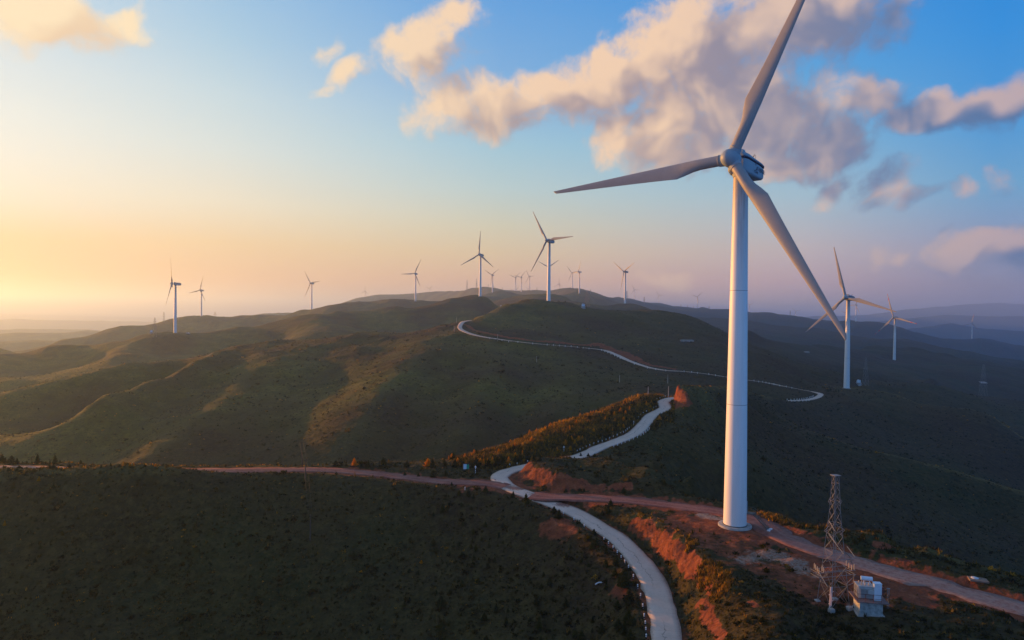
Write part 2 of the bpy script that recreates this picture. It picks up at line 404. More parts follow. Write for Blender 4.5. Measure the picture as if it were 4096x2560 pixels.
# road-cut faces above the far stretch
FCUT = PL(v_, [(1104, 768, 560), (1125, 782, 522), (1172, 792, 491), (1225, 800, 484), (1278, 807, 484), (1330, 810, 492), (1383, 813, 499), (1415, 811, 500), (1440, 823, 494), (1470, 832, 478), (1500, 848, 459), (1536, 862, 445), (1590, 871, 439)])
ridge(FCUT, step=0.02)
ER = PL(c1, [(2352, 743, 575), (2200, 763, 574), (2100, 768, 572), (2000, 769, 570), (1900, 770, 565), (1800, 784, 558), (1700, 795, 550), (1600, 809, 540), (1480, 844, 522), (1430, 856, 512)])
ER = PL(c2, [(895, 662, 562), (850, 660, 566), (800, 670, 570), (700, 690, 575), (500, 715, 577), (200, 740, 576)]) + ER
ridge(ER, back=.16, step=0.03, g=.28)
SP1 = PL(c1, [(1430, 857, 510), (1330, 925, 480), (1200, 980, 455), (1100, 1030, 440), (950, 1070, 425), (800, 1140, 405), (650, 1205, 388), (500, 1290, 368), (350, 1370, 353), (200, 1450, 340), (100, 1505, 332), (-100, 1620, 318)])
ridge(SP1, step=0.03)
DR = PL(c1, [(1390, 878, 520), (1300, 894, 527), (1200, 904, 522), (1000, 929, 512), (850, 944, 502), (700, 974, 487), (500, 1019, 472), (300, 1069, 457), (0, 1139, 442), (-400, 1240, 430)])
ridge(DR, back=.14, step=0.03)
CTRL += [p * np.array([1.0, 1.0, 1]) + np.array([-6, 26, -12.0]) for p in SP1[2:9]]
SP2 = PL(c2, [(860, 705, 540), (780, 740, 505), (700, 840, 445), (620, 905, 418), (520, 985, 392), (450, 1030, 378), (400, 1120, 352), (340, 1210, 332), (290, 1300, 316), (190, 1400, 300), (90, 1510, 288), (0, 1600, 280)])
SP3 = PL(c1, [(1800, 800, 545), (1720, 880, 490), (1640, 980, 440), (1560, 1130, 388), (1450, 1200, 368), (1300, 1300, 345), (1150, 1420, 322), (1050, 1500, 310), (900, 1610, 296)])
SP4 = PL(c2, [(1180, 800, 470), (1150, 880, 430), (1120, 1000, 385), (1060, 1140, 345), (990, 1300, 312), (930, 1420, 294)])
SP5 = PL(c2, [(1650, 830, 478), (1640, 900, 440), (1700, 960, 415), (1640, 1080, 370), (1560, 1200, 335), (1500, 1290, 312)])
SP6 = PL(c2, [(2250, 985, 425), (2180, 1050, 390), (2120, 1120, 350), (2080, 1180, 325)])
for s_ in (SP2, SP3, SP4, SP5, SP6):
    ridge(s_, step=0.03)


def gully(a, b, drop):          # floor between two spurs
    n = min(len(a), len(b))
    for k in range(n):
        p = a[int(k * (len(a) - 1) / (n - 1))]; q = b[int(k * (len(b) - 1) / (n - 1))]
        m = (p + q) / 2
        f = 0.25 + 0.75 * min(1, k / 3)
        CTRL.append(m + np.array([0, 0.03 * m[1], -drop * f]))


gully(SP1[1:], SP3[1:], 5.2)
gully(SP3[1:], SP2[1:], 5.4)
gully(SP2[1:], SP4[1:], 6.0)
gully(SP4[1:], SP5[1:], 5.0)
gully(SP5[1:], SP6[1:], 3.5)
for u, D, z in [(-.78, 245, -74), (-.6, 240, -74), (-.45, 235, -73), (-.3, 235, -72), (-.15, 235, -69), (0, 245, -64), (.08, 265, -58), (.15, 290, -51), (-1.2, 250, -76), (-1.2, 420, -70), (-1.0, 330, -74)]:
    CTRL.append(np.array([u * D, D, CAMZ + z]))

# --- ridges farther back
RC = PL(c1, [(-300, 815, 830), (-60, 860, 845), (100, 868, 855), (210, 869, 860), (300, 830, 870), (350, 817, 875), (560, 815, 885), (700, 800, 890), (850, 780, 895), (950, 755, 900), (1100, 730, 910), (1180, 722, 920), (1280, 725, 930), (1400, 722, 940), (1530, 707, 960), (1600, 688, 970), (1650, 690, 970), (1720, 682, 980), (1900, 640, 1000), (2010, 605, 1020), (2190, 610, 1030), (2300, 585, 1040)])
RC += PL(c2, [(70, 585, 1045), (300, 575, 1050), (470, 550, 1060), (560, 553, 1060), (700, 545, 1070), (850, 490, 1090), (960, 470, 1100), (1040, 477, 1100), (1100, 520, 1095), (1170, 560, 1085), (1240, 585, 1070)])
ridge(RC, back=.13, front=.10)
ridge(PL(c1, [(2250, 592, 1030), (2190, 632, 960), (2100, 692, 870), (2030, 750, 800)]))
ridge(PL(c1, [(205, 872, 855), (100, 935, 800), (0, 1010, 745), (-200, 1100, 700)]))
ridge(PL(c1, [(900, 770, 895), (820, 830, 820), (700, 930, 700)]))
CTRL += [np.array([u * D, D, CAMZ + z]) for u, D, z in [(-.75, 640, -70), (-.6, 660, -68), (-.45, 690, -66), (-.3, 720, -60), (-.18, 740, -50), (-.08, 780, -40), (0.0, 800, -30), (-1.2, 650, -70)]]
ridge(PL(c1, [(-300, 830, 1180), (0, 838, 1160), (70, 845, 1130), (150, 862, 1080), (215, 880, 1030)]), back=.1)
ridge(PL(c1, [(120, 850, 1500), (350, 795, 1550), (420, 770, 1560), (560, 755, 1580), (700, 705, 1620), (800, 683, 1640), (950, 670, 1670), (1100, 655, 1700), (1180, 630, 1720), (1260, 613, 1740), (1350, 612, 1740), (1480, 618, 1760), (1560, 620, 1770), (1600, 608, 1780), (1700, 608, 1800), (1820, 613, 1780),
    (1900, 610, 1760), (1960, 598, 1720), (2010, 575, 1700), (2100, 570, 1704), (2200, 572, 1720), (2290, 550, 1740), (2352, 542, 1750)]), back=.14, front=.1)
ridge(PL(c2, [(0, 576, 1600), (60, 560, 1610), (130, 541, 1620), (300, 540, 1640), (420, 505, 1660), (480, 500, 1670), (600, 507, 1671), (740, 515, 1680), (820, 502, 1690), (930, 486, 1700)]), back=.14, front=.1)
ridge(PL(c1, [(1820, 611, 3000), (1900, 600, 3200), (2000, 585, 3400), (2352, 522, 3900)]) + PL(c2, [(100, 525, 4000), (250, 505, 4200), (370, 495, 4300), (440, 500, 4300), (520, 505, 4300)]), back=.18, front=.15)
ridge(PL(cb, [(200, 910, 4400), (290, 885, 4500), (480, 865, 4600), (720, 850, 4700), (900, 810, 4500), (1100, 755, 4200), (1250, 715, 3900), (1500, 685, 3600), (1600, 655, 3500), (1700, 645, 3400), (1820, 625, 3400), (1870, 630, 3350), (1950, 640, 3300), (2100, 645, 3250), (2200, 650, 3200), (2300, 675, 3200), (2419, 680, 3200)]), back=.18, front=.2)
ridge(PL(cc, [(720, 1122, 2000), (800, 1125, 2050), (870, 1090, 2200), (1030, 1062, 2300), (1100, 1050, 2300), (1280, 1025, 2300), (1400, 1040, 2250), (1560, 1060, 2200), (1700, 1070, 2150), (1900, 1070, 2100), (2100, 1080, 2050), (2300, 1090, 2000)]), back=.13, front=.1)
ridge(PL(cc, [(1060, 960, 3200), (1200, 975, 3200), (1400, 985, 3200), (1560, 1000, 3200), (1650, 990, 3150), (1750, 1000, 3100), (1880, 995, 3100), (2000, 970, 3000), (2230, 955, 3000), (2330, 960, 3000)])
      + PL(cd, [(120, 965, 2950), (250, 960, 2900), (340, 940, 2880), (430, 915, 2870), (500, 898, 2860), (560, 915, 2860), (650, 935, 2850), (740, 985, 2500), (790, 988, 2250), (850, 1035, 2160), (970, 1050, 2150), (1020, 1085, 2200), (1200, 1110, 2400), (1400, 1145, 2700), (1600, 1160, 3000), (1800, 1160, 3300), (1890, 1168, 3500), (1960, 1185, 3700), (2100, 1190, 4000), (2200, 1230, 4200), (2419, 1290, 4000)]), back=.18, front=.12)
ridge(PL(cd, [(120, 1100, 1600), (300, 1100, 1600), (500, 1170, 1500), (700, 1240, 1350), (870, 1285, 1250), (960, 1330, 1150)]), back=.12, front=.08)
ridge(PL(cd, [(1210, 1490, 1250), (1350, 1420, 1300), (1500, 1370, 1340), (1700, 1325, 1370), (1900, 1310, 1380), (2200, 1322, 1380), (2300, 1370, 1350), (2419, 1420, 1300)]), back=.13, front=.09)
ridge(PL(ce, [(-200, 610, 4100), (0, 640, 4000), (80, 652, 3950), (180, 690, 3900), (370, 735, 3900), (510, 690, 4900), (620, 735, 4600), (710, 735, 4400), (870, 785, 4000), (1000, 803, 3800), (1130, 795, 3800), (1190, 783, 3800), (1300, 805, 3700), (1450, 850, 3500), (1600, 878, 3400), (1840, 866, 3200), (1970, 835, 3100), (2200, 820, 3000)])
      + PL(c3, [(640, 565, 2950), (700, 568, 2900), (760, 580, 2850), (850, 590, 2800), (940, 588, 2800), (1000, 605, 2750), (1080, 620, 2700), (1160, 635, 2650), (1230, 625, 2620), (1300, 620, 2620), (1350, 630, 2618), (1440, 625, 2600), (1550, 645, 2600), (1640, 675, 2600), (1750, 710, 2620), (1850, 730, 2650), (1950, 740, 2680), (2080, 743, 2690), (2140, 730, 2650), (2220, 750, 2600), (2300, 770, 2600), (2420, 778, 2600), (2700, 800, 2600)]), back=.2, front=.12)
ridge(PL(ce, [(1480, 812, 3750), (1580, 776, 3800), (1690, 810, 3800), (1840, 862, 3800)]), back=.1)
ridge(PL(c3, [(640, 690, 900), (750, 750, 940), (850, 768, 980), (1000, 780, 1020), (1100, 785, 1060), (1200, 795, 1090), (1350, 810, 1120), (1400, 785, 1140), (1470, 775, 1150), (1550, 790, 1150), (1640, 810, 1140), (1700, 795, 1150), (1770, 815, 1130), (1850, 840, 1120), (1900, 835, 1120), (2000, 870, 1100), (2080, 870, 1090), (2150, 880, 1080), (2250, 900, 1070), (2350, 935, 1050), (2420, 945, 1040), (2700, 1000, 1000)]), back=.16, front=.0)
ridge(PL(c3, [(1390, 815, 1080), (1480, 850, 1050), (1570, 876, 1030), (1660, 890, 1000), (1800, 930, 960), (2000, 960, 930), (2250, 1010, 900), (2420, 1050, 880)]))
ridge(PL(c3, [(700, 770, 880), (820, 830, 820), (960, 880, 800), (1150, 900, 790)]))
ridge(PL(c3, [(1100, 790, 1055), (1200, 850, 950), (1300, 905, 860), (1400, 950, 780)]))
ridge(PL(c3, [(1640, 900, 980), (1600, 950, 860), (1700, 985, 790), (1850, 1010, 740)]))
ridge(PL(c3, [(1150, 690, 1900), (1300, 720, 1750), (1450, 735, 1650), (1650, 740, 1700), (1850, 790, 1600), (2050, 815, 1550), (2250, 860, 1500), (2420, 890, 1450)]), back=.1)
ridge(PL(c3, [(660, 620, 2100), (760, 650, 1900), (860, 690, 1750), (980, 700, 1650)]), back=.08)
CTRL += [np.array([u * D, D, CAMZ + z]) for u, D, z in [(.38, 700, -95), (.46, 740, -105), (.55, 760, -112), (.65, 760, -118), (.75, 760, -122), (.9, 800, -130), (1.2, 700, -120), (.75, 1350, -150), (.6, 1350, -145)]]
# --- far plains and the farthest ranges
ridge(PL(c1, [(-400, 745, 3200), (0, 744, 3300), (90, 731, 3350), (170, 725, 3400), (300, 723, 3450), (400, 719, 3500), (560, 713, 3600), (660, 710, 3650), (760, 716, 3650)]), back=.15, front=.12, g=.15)
ridge(PL(c1, [(-400, 780, 2300), (0, 792, 2350), (120, 780, 2400), (250, 772, 2450), (360, 776, 2450)]), back=.12, front=.1, g=.15)
ridge(PL(c1, [(-400, 712, 5200), (0, 708, 5300), (150, 702, 5400), (400, 704, 5500), (600, 705, 5500)]), back=.12, g=.1)
ridge(PL(c1, [(-400, 636, 9000), (0, 636, 9200), (150, 635, 9400), (350, 640, 9600), (600, 646, 9600), (1000, 650, 9500)]), back=.2, front=.2, g=.08)
ridge(PL(c3, [(1000, 600, 9000), (1200, 588, 9500), (1500, 580, 9800), (1650, 552, 10000), (1750, 541, 10500), (1850, 532, 11000), (1950, 522, 11500), (2100, 514, 12000), (2200, 507, 12000), (2300, 508, 12000), (2420, 516, 12000), (2700, 520, 12000)]), back=.25, front=.12, g=.12)
ridge(PL(c3, [(1400, 640, 6200), (1550, 610, 6500), (1700, 600, 6800), (1800, 590, 7200), (1950, 575, 7400), (2150, 585, 7400), (2420, 580, 7400)]), back=.08, front=.08, g=.2)
ridge(PL(c3, [(1700, 670, 4600), (1850, 655, 4700), (1940, 640, 4800), (2060, 660, 4800), (2150, 672, 4600), (2420, 690, 4600)]), back=.1, front=.1, g=.2)
for u in np.linspace(-2.2, 2.2, 23):
    for D, s in ((16000, -.026), (20000, -.0235), (26000, -.021)):
        b = 0.004 * max(0, u) + (0.010 if u > .35 else 0)
        CTRL.append(np.array([u * D, D, CAMZ + (s + b - 0.0119 * u) * D]))
for u in (-2.1, -1.6, -1.2, 1.1, 1.5, 2.1):
    for D, z in ((400, -75), (700, -70), (1100, -60), (1700, -80), (2600, -90), (4500, -150), (8000, -200)):
        CTRL.append(np.array([u * D, D, CAMZ + z]))

# ------------------------------------------------------------------ turbines: hub pixel, distance of hub, yaw, rotor angle, base pixel known by construction (65 m below)
HUB = 65.0
OVER = 4.2                      # hub ahead of the tower axis
TURB = [
    ('main', (2941, 652), 120.0, 222, 26), ('T2', (2187, 962.5), 716, 224, 88), ('T3', (1916, 1019), 1076, 214, 4), ('TL', (687.8, 1135), 906, 250, 22),
    ('TL2', (800, 1161), 1723, 206, 18), ('TL3', (1241.8, 1133), 1691, 214, 84), ('TL4', (1460, 1165), 4438, 206, 4), ('TM1', (1658.7, 1094.6), 1644, 206, 28),
    ('TM2', (1718.6, 1154.5), 4931, 206, 50), ('TM3', (1669.5, 1186), 4438, 222, 112), ('TC1', (1967, 1100), 2305, 220, 60), ('TC2', (1972.8, 1146), 5221, 208, 0),
    ('TC3', (2061, 1110), 3228, 216, 52), ('TC4', (2083.6, 1109), 3061, 214, 44), ('TC5', (2115.8, 1105.5), 3087, 222, 90), ('TC6', (2112, 1155.4), 5917, 216, 64),
    ('TC7', (2060.4, 1163.7), 4034, 206, 48), ('TC8', (2195, 1069), 1972, 206, 58), ('TR0', (2235.4, 1136), 3777, 226, 4), ('TR1', (2286.7, 1091.4), 2836, 220, 80),
    ('TR2', (2313.6, 1087.3), 2131, 244, 24), ('TR3', (2495, 1086.8), 1371, 238, 64), ('TR4', (2537.2, 1159), 4330, 206, 94), ('TR5', (2635.7, 1181.5), 4931, 206, 88),
    ('TR6', (2789.4, 1187), 3809, 214, 48), ('TR7', (2998.5, 1219.6), 5547, 206, 62), ('TR8', (3183, 1244.6), 5221, 206, 74), ('TRI', (3381.8, 1190.5), 487, 232, 106),
    ('TR9', (3422, 1220), 2618, 240, 28), ('TR10', (3385, 1254), 4438, 232, 54), ('TR11', (3574.4, 1270.8), 1035, 238, 104), ('TR13', (3886.6, 1293.8), 2690, 240, 12),
    ('TR12', (3537, 1280.4), 6500, 225, 0), ('TR14', (2945, 1172), 3700, 220, 60),
]
HIDDEN = {'TM2', 'TM3', 'TC2', 'TC6', 'TC7', 'TC8', 'TR7', 'TR8', 'TR10', 'TR12', 'TR0', 'TL4', 'TR14'}
TROOT = {}
for n_, h_, D_, yaw_, phi_ in TURB:
    hub = W(*h_, D_)
    a_ = R(yaw_)
    TROOT[n_] = np.array([hub[0] - OVER * math.sin(a_), hub[1] - OVER * math.cos(a_), hub[2] - HUB - 0.3])
TROOT['main'][2] = PADZ
TROOT['main'][0:2] = tower_base[0:2]
for n_ in TROOT:
    if n_ != 'main' and n_ not in HIDDEN:
        p = TROOT[n_]
        CTRL.append(p.copy())
        if p[1] < 1200:
            for dx, dy in ((7, 0), (-7, 0), (0, 7), (0, -7)):
                CTRL.append(p + np.array([dx, dy, -0.2]))

# ------------------------------------------------------------------ terrain: interpolation (multiquadric in bearing and log distance)
def uws(P):
    P = np.asarray(P)
    return np.stack([P[:, 0] / P[:, 1], np.log(P[:, 1]), (P[:, 2] - CAMZ) / P[:, 1]], 1)


A = uws(CTRL)
keep = []
for i in range(len(A)):
    ok = True
    if keep:
        dd = np.hypot(A[keep, 0] - A[i, 0], A[keep, 1] - A[i, 1])
        ok = dd.min() > 0.006
    if ok:
        keep.append(i)
A = A[keep]
B = uws(AUTO)
for q in B:
    if np.hypot(A[:, 0] - q[0], A[:, 1] - q[1]).min() > 0.045:
        A = np.vstack([A, q])
Q2 = 0.0062 ** 2
N_ = len(A)
rr = np.sqrt((A[:, None, 0] - A[None, :, 0]) ** 2 + (A[:, None, 1] - A[None, :, 1]) ** 2 + Q2)
big = np.zeros((N_ + 3, N_ + 3))
big[:N_, :N_] = -rr - np.eye(N_) * 1e-4
poly = np.stack([np.ones(N_), A[:, 0], A[:, 1]], 1)
big[:N_, N_:] = poly
big[N_:, :N_] = poly.T
sol = np.linalg.solve(big, np.concatenate([A[:, 2], np.zeros(3)]))
us = np.unique(np.concatenate([np.linspace(-2.2, -.88, 90), np.linspace(-.88, .88, 1251), np.linspace(.88, 2.2, 90)]))
ws = np.unique(np.concatenate([np.linspace(math.log(26), math.log(72), 50), np.linspace(math.log(72), math.log(300), 341), np.linspace(math.log(300), math.log(1500), 291), np.linspace(math.log(1500), math.log(6000), 151), np.linspace(math.log(6000), math.log(26000), 71)]))
uc, wc = us[::2], ws[::2]
if uc[-1] != us[-1]: uc = np.append(uc, us[-1])
if wc[-1] != ws[-1]: wc = np.append(wc, ws[-1])
S = np.empty((len(wc), len(uc)))
A32 = A.astype(np.float32); coef = sol[:N_].astype(np.float32)
for i, w in enumerate(wc):
    d = np.sqrt((uc[:, None].astype(np.float32) - A32[None, :, 0]) ** 2 + (np.float32(w) - A32[None, :, 1]) ** 2 + np.float32(Q2))
    S[i] = -(d @ coef) + sol[N_] + sol[N_ + 1] * uc + sol[N_ + 2] * w


def up1(x, xp, fp):             # linear resample along axis 0
    j = np.clip(np.searchsorted(xp, x) - 1, 0, len(xp) - 2)
    t = ((x - xp[j]) / (xp[j + 1] - xp[j]))[:, None]
    return fp[j] * (1 - t) + fp[j + 1] * t


S = up1(ws, wc, S)
S = up1(us, uc, S.T.copy()).T.copy()
DD = np.exp(ws)[:, None] * np.ones(len(us))[None, :]
XX = DD * us[None, :]
ZZ = CAMZ + S * DD

# ------------------------------------------------------------------ noise and distance helpers
_perm = np.random.default_rng(3).permutation(1024)
_ga = np.random.default_rng(4).random(1024) * 2 * PI


def perlin(x, y):
    xi = np.floor(x).astype(np.int64); yi = np.floor(y).astype(np.int64)
    xf = x - xi; yf = y - yi
    u = xf * xf * xf * (xf * (xf * 6 - 15) + 10); v = yf * yf * yf * (yf * (yf * 6 - 15) + 10)

    def g(ix, iy, dx, dy):
        a = _ga[_perm[(_perm[ix & 1023] + iy) & 1023]]
        return np.cos(a) * dx + np.sin(a) * dy
    n00 = g(xi, yi, xf, yf); n10 = g(xi + 1, yi, xf - 1, yf); n01 = g(xi, yi + 1, xf, yf - 1); n11 = g(xi + 1, yi + 1, xf - 1, yf - 1)
    return 1.5 * ((n00 * (1 - u) + n10 * u) * (1 - v) + (n01 * (1 - u) + n11 * u) * v)


def sstep(a, b, x):
    t = np.clip((x - a) / (b - a), 0, 1)
    return t * t * (3 - 2 * t)


def dist_poly(x, y, poly, want_z=False):
    best = np.full(x.shape, 1e9); zz = np.zeros(x.shape); tt = np.zeros(x.shape); acc = 0.0
    for a, b in zip(poly[:-1], poly[1:]):
        ex, ey = b[0] - a[0], b[1] - a[1]
        L2 = ex * ex + ey * ey + 1e-9
        t = np.clip(((x - a[0]) * ex + (y - a[1]) * ey) / L2, 0, 1)
        d = np.hypot(x - a[0] - t * ex, y - a[1] - t * ey)
        m = d < best
        best = np.where(m, d, best)
        if want_z:
            zz = np.where(m, a[2] + t * (b[2] - a[2]), zz)
            tt = np.where(m, acc + t * math.sqrt(L2), tt)
        acc += math.sqrt(L2)
    return (best, zz, tt) if want_z else best


def smooth_line(pts, step):     # Catmull-Rom through world points, roughly even spacing
    P = [np.asarray(p, float) for p in pts]
    P = [2 * P[0] - P[1]] + P + [2 * P[-1] - P[-2]]
    out = []
    for i in range(1, len(P) - 2):
        p0, p1, p2, p3 = P[i - 1:i + 3]
        # centripetal parameters keep sharp bends tidy
        k = lambda a, b: max(1e-6, np.linalg.norm(b - a) ** 0.5)
        t0 = 0; t1 = t0 + k(p0, p1); t2 = t1 + k(p1, p2); t3 = t2 + k(p2, p3)
        n = max(1, int(np.linalg.norm(p2 - p1) / step))
        for j in range(n):
            t = t1 + (t2 - t1) * j / n
            a1 = (t1 - t) / (t1 - t0) * p0 + (t - t0) / (t1 - t0) * p1
            a2 = (t2 - t) / (t2 - t1) * p1 + (t - t1) / (t2 - t1) * p2
            a3 = (t3 - t) / (t3 - t2) * p2 + (t - t2) / (t3 - t2) * p3
            b1 = (t2 - t) / (t2 - t0) * a1 + (t - t0) / (t2 - t0) * a2
            b2 = (t3 - t) / (t3 - t1) * a2 + (t - t1) / (t3 - t1) * a3
            out.append((t2 - t) / (t2 - t1) * b1 + (t - t1) / (t2 - t1) * b2)
    out.append(P[-2])
    return out


road_c = smooth_line(ROAD_NEAR, 1.5)
west_c = smooth_line(TRACK_WEST, 1.5)
east_c = smooth_line(TRACK_EAST, 1.5)


def ease(line, n):              # soften the height profile along a road
    z = np.array([p[2] for p in line])
    k = np.ones(n) / n
    zs = np.convolve(np.pad(z, n // 2, mode='edge'), k, 'valid')[:len(z)]
    return [np.array([p[0], p[1], q]) for p, q in zip(line, zs)]


road_c = ease(road_c, 9); west_c = ease(west_c, 9); east_c = ease(east_c, 9)
ROAD_W, WEST_W, EAST_W = 4.3, 4.6, 5.4

# ------------------------------------------------------------------ terrain: natural roughness, then roads graded in
near_rows = DD[:, 0] < 720
dist_road = np.full(DD.shape, 1e3); zr_ = np.zeros(DD.shape)
dist_trk = np.full(DD.shape, 1e3); zt_ = np.zeros(DD.shape)
nr = np.where(near_rows)[0]
xs_, ys_ = XX[nr], DD[nr]
d, z, _ = dist_poly(xs_, ys_, road_c[::3] + [road_c[-1]], True)
dist_road[nr] = d; zr_[nr] = z
nr2 = np.where(DD[:, 0] < 200)[0]
x2, y2 = XX[nr2], DD[nr2]
dw, zw, _ = dist_poly(x2, y2, west_c[::3] + [west_c[-1]], True)
de, ze, _ = dist_poly(x2, y2, east_c[::3] + [east_c[-1]], True)
dist_trk[nr2] = np.minimum(dw, de); zt_[nr2] = np.where(dw < de, zw, ze)
d_tower = np.hypot(XX - tower_base[0], DD - tower_base[1])
calm = sstep(2.5, 9, dist_road) * sstep(2.5, 7, dist_trk) * sstep(3.5, 9, d_tower)
for n_, p in TROOT.items():
    if n_ not in HIDDEN and n_ != 'main':
        calm = calm * sstep(5, 18, np.hypot(XX - p[0], DD - p[1]))
rough = np.zeros(DD.shape)
for wl, amp, d0, d1, sd in ((700, 16, 3000, 7000, 0), (260, 9, 1200, 2600, 1), (110, 4.2, 360, 950, 2), (48, 3.0, 270, 560, 3), (22, 0.85, 190, 420, 4), (9, 0.42, 60, 220, 5), (3.6, 0.20, 40, 60, 6), (1.7, 0.10, 40, 60, 7)):
    rows = np.where((DD[:, 0] > d0) & (DD[:, 0] < (wl * 60 if wl > 5 else 260)))[0]
    if not len(rows): continue
    x, y = XX[rows], DD[rows]
    n = perlin(x / wl + 13.7 * sd, y / wl + 7.1 * sd)
    if wl >= 22:
        n = n * 0.5 + (0.35 - np.abs(perlin((x + 0.6 * y) / wl * .9 + 3.3 * sd, (y - .5 * x) / wl * .55 + 9.1 * sd))) * 0.9
    fade = sstep(d0, d1, y)
    rough[rows] += n * amp * fade
ZZ += rough * calm
# graded beds
m = 1 - sstep(ROAD_W / 2 + .6, ROAD_W / 2 + 2.6, dist_road)
ZZ = ZZ * (1 - m) + (zr_ - 0.10) * m
m = 1 - sstep(WEST_W / 2 + .3, WEST_W / 2 + 2.6, dist_trk)
m *= sstep(ROAD_W / 2 + .2, ROAD_W / 2 + 2.0, dist_road)
ZZ = ZZ * (1 - m) + (zt_ - 0.08) * m


def ground(x, y):
    x = np.asarray(x, float); y = np.asarray(y, float)
    u = x / y; w = np.log(y)
    j = np.clip(np.searchsorted(us, u) - 1, 0, len(us) - 2); i = np.clip(np.searchsorted(ws, w) - 1, 0, len(ws) - 2)
    tu = (u - us[j]) / (us[j + 1] - us[j]); tw = (w - ws[i]) / (ws[i + 1] - ws[i])
    return (ZZ[i, j] * (1 - tu) + ZZ[i, j + 1] * tu) * (1 - tw) + (ZZ[i + 1, j] * (1 - tu) + ZZ[i + 1, j + 1] * tu) * tw


_Dm = np.exp(np.linspace(math.log(60), math.log(20000), 6000))


def hit(x, y):                  # where the sight line through a photograph pixel meets the ground
    d = ray(x, y)
    px = d[0] * _Dm; pz = CAMZ + d[2] * _Dm
    below = pz < ground(px, _Dm)
    if not below.any():
        return None
    k = int(np.argmax(below))
    return np.array([px[k], _Dm[k], float(ground(px[k], _Dm[k]))])


# ------------------------------------------------------------------ ground cover attributes
soil = np.zeros(DD.shape); dry = np.zeros(DD.shape); pale = np.zeros(DD.shape)
x, y = XX[nr], DD[nr]
jit = perlin(x / 3.1, y / 3.1) * 0.8 + perlin(x / 1.1 + 50, y / 1.1) * 0.5
jit2 = perlin(x / 9 + 20, y / 9)


def paint(arr, poly, r0, r1, s=1.0):
    d = dist_poly(x, y, poly) + jit * r1 * .45
    arr[nr] = np.maximum(arr[nr], s * (1 - sstep(r0, r1, d)))


mid_ = lambda a, b: [(p + q) / 2 for p, q in zip(a, b)]
paint(soil, mid_(BANK[3:11], BANK_FOOT[3:11]), .7, 1.6, .9)
paint(soil, BANK_FOOT[10:15], .3, 1.3, .85)
paint(soil, PL(v_, [(1600, 1225, 127), (1650, 1260, 118.5), (1720, 1300, 112), (1800, 1350, 104.5), (1900, 1392, 98.8), (2000, 1405, 96.5)]), 2.5, 8.0, .56)
paint(soil, mid_(M_LIP[:5], M_FOOT[:5]), 1.0, 2.4, 1.0)
paint(soil, mid_(M_LIP[4:], M_FOOT[4:6]), .8, 2.0, .8)
paint(soil, mid_(CUT_LIP, CUT_FOOT), 2.0, 3.6, 1.0)
paint(soil, [p for p in FCUT], 1.5, 5.0, .8)
paint(soil, FCUT[7:11], 3, 8.0, .9)
paint(soil, west_c[::6], 1.6, 4.6, 1.0)
paint(soil, east_c[::6], 2.0, 6.0, 1.0)
paint(soil, PL(v_, [(1180, 1140, 156), (1120, 1146, 154), (1210, 1152, 152)]), 3, 7, 1.0)
paint(soil, road_c[:120:6], 2.2, 3.4, .55)
paint(soil, [tower_base, tower_base + np.array([4, -6, 0])], 4, 9, .75)
paint(soil, PL(v_, [(1640, 1230, 126), (1700, 1260, 120)]), 2, 7, .85)
paint(soil, PL(v_, [(1900, 1330, 106.5), (2040, 1370, 101), (2160, 1400, 97.5)]), 2.0, 6.5, .85)
paint(soil, PL(v_, [(1774, 1428, 92), (1786, 1436, 90.6)]), .2, 1.0, 1.0)
paint(soil, [hit(*v_(1308, 1240)), hit(*v_(1330, 1250))], 1.2, 4.2, .7)
paint(soil, [hit(*v_(1462, 1390)), hit(*v_(1470, 1410))], .6, 2.0, .7)
paint(soil, PL(v_, [(2078, 1300, 112), (2115, 1297, 112)]), .5, 1.7, .8)
paint(pale, PL(v_, [(1690, 1220, 128), (1660, 1215, 129.5)]), .6, 3.2, .7)
paint(pale, PL(v_, [(1760, 1330, 107), (1830, 1320, 109.5), (1900, 1345, 104)]), .8, 4.2, .6)
paint(pale, east_c[int(len(east_c) * .52)::6], .6, 2.6, .55)
paint(pale, PL(c1, [(650, 1205, 388), (660, 1200, 390)]), 1, 4, .8)
paint(pale, SP1[:9], .25, 1.5, .62)
paint(pale, DR[4:], .2, 1.3, .5)
paint(pale, RT[2:], .2, 1.4, .5)
paint(pale, SPUR, .2, 1.2, .35)
dgold = dist_poly(x, y, GOLD[:11])
dry[nr] = np.maximum(dry[nr], (1 - sstep(10, 34, dgold)) * sstep(-26, 4, x) * (0.75 + .5 * jit2) * (y > 168))
for pts in ([(1662, 1338, 104.5), (1690, 1362, 100.5), (1706, 1384, 97)], [(1600, 1262, 117), (1625, 1288, 113)], [(1560, 1236, 124), (1500, 1212, 130)]):
    paint(dry, PL(v_, pts), .5, 2.2, .9)
paint(dry, PL(v_, [(1800, 1216, 129), (1860, 1236, 124)]), .4, 1.9, 1.0)
paint(dry, RIM[3:9], .6, 3.6, .55)
paint(dry, RIM[9:], .4, 2.0, .7)
paint(dry, EDGE[0:5], .5, 3.5, .6)
paint(dry, GOLD[13:], .6, 2.6, .8)
for s_, k in ((SP1, 1.0), (SP2, .8), (SP3, .7), (DR, .8), (SP4, .35)):
    paint(dry, s_, 1.0, 9.0, .5 * k)
paint(dry, SP1, .6, 2.4, 1.0)
paint(dry, SPUR, 1.0, 6.0, .8)
paint(dry, RT[3:], 1.0, 6.0, .9)
paint(dry, SPINE, 1.0, 4.0, .6)
paint(dry, FD[:7], 4, 16, .8)
paint(dry, [TROOT['TRI'] + np.array([-22, 6, 0]), TROOT['TRI']], 3, 14, .8)
paint(soil, PL(c3, [(1600, 945, 880), (1640, 960, 850)]), 8, 24, .6)

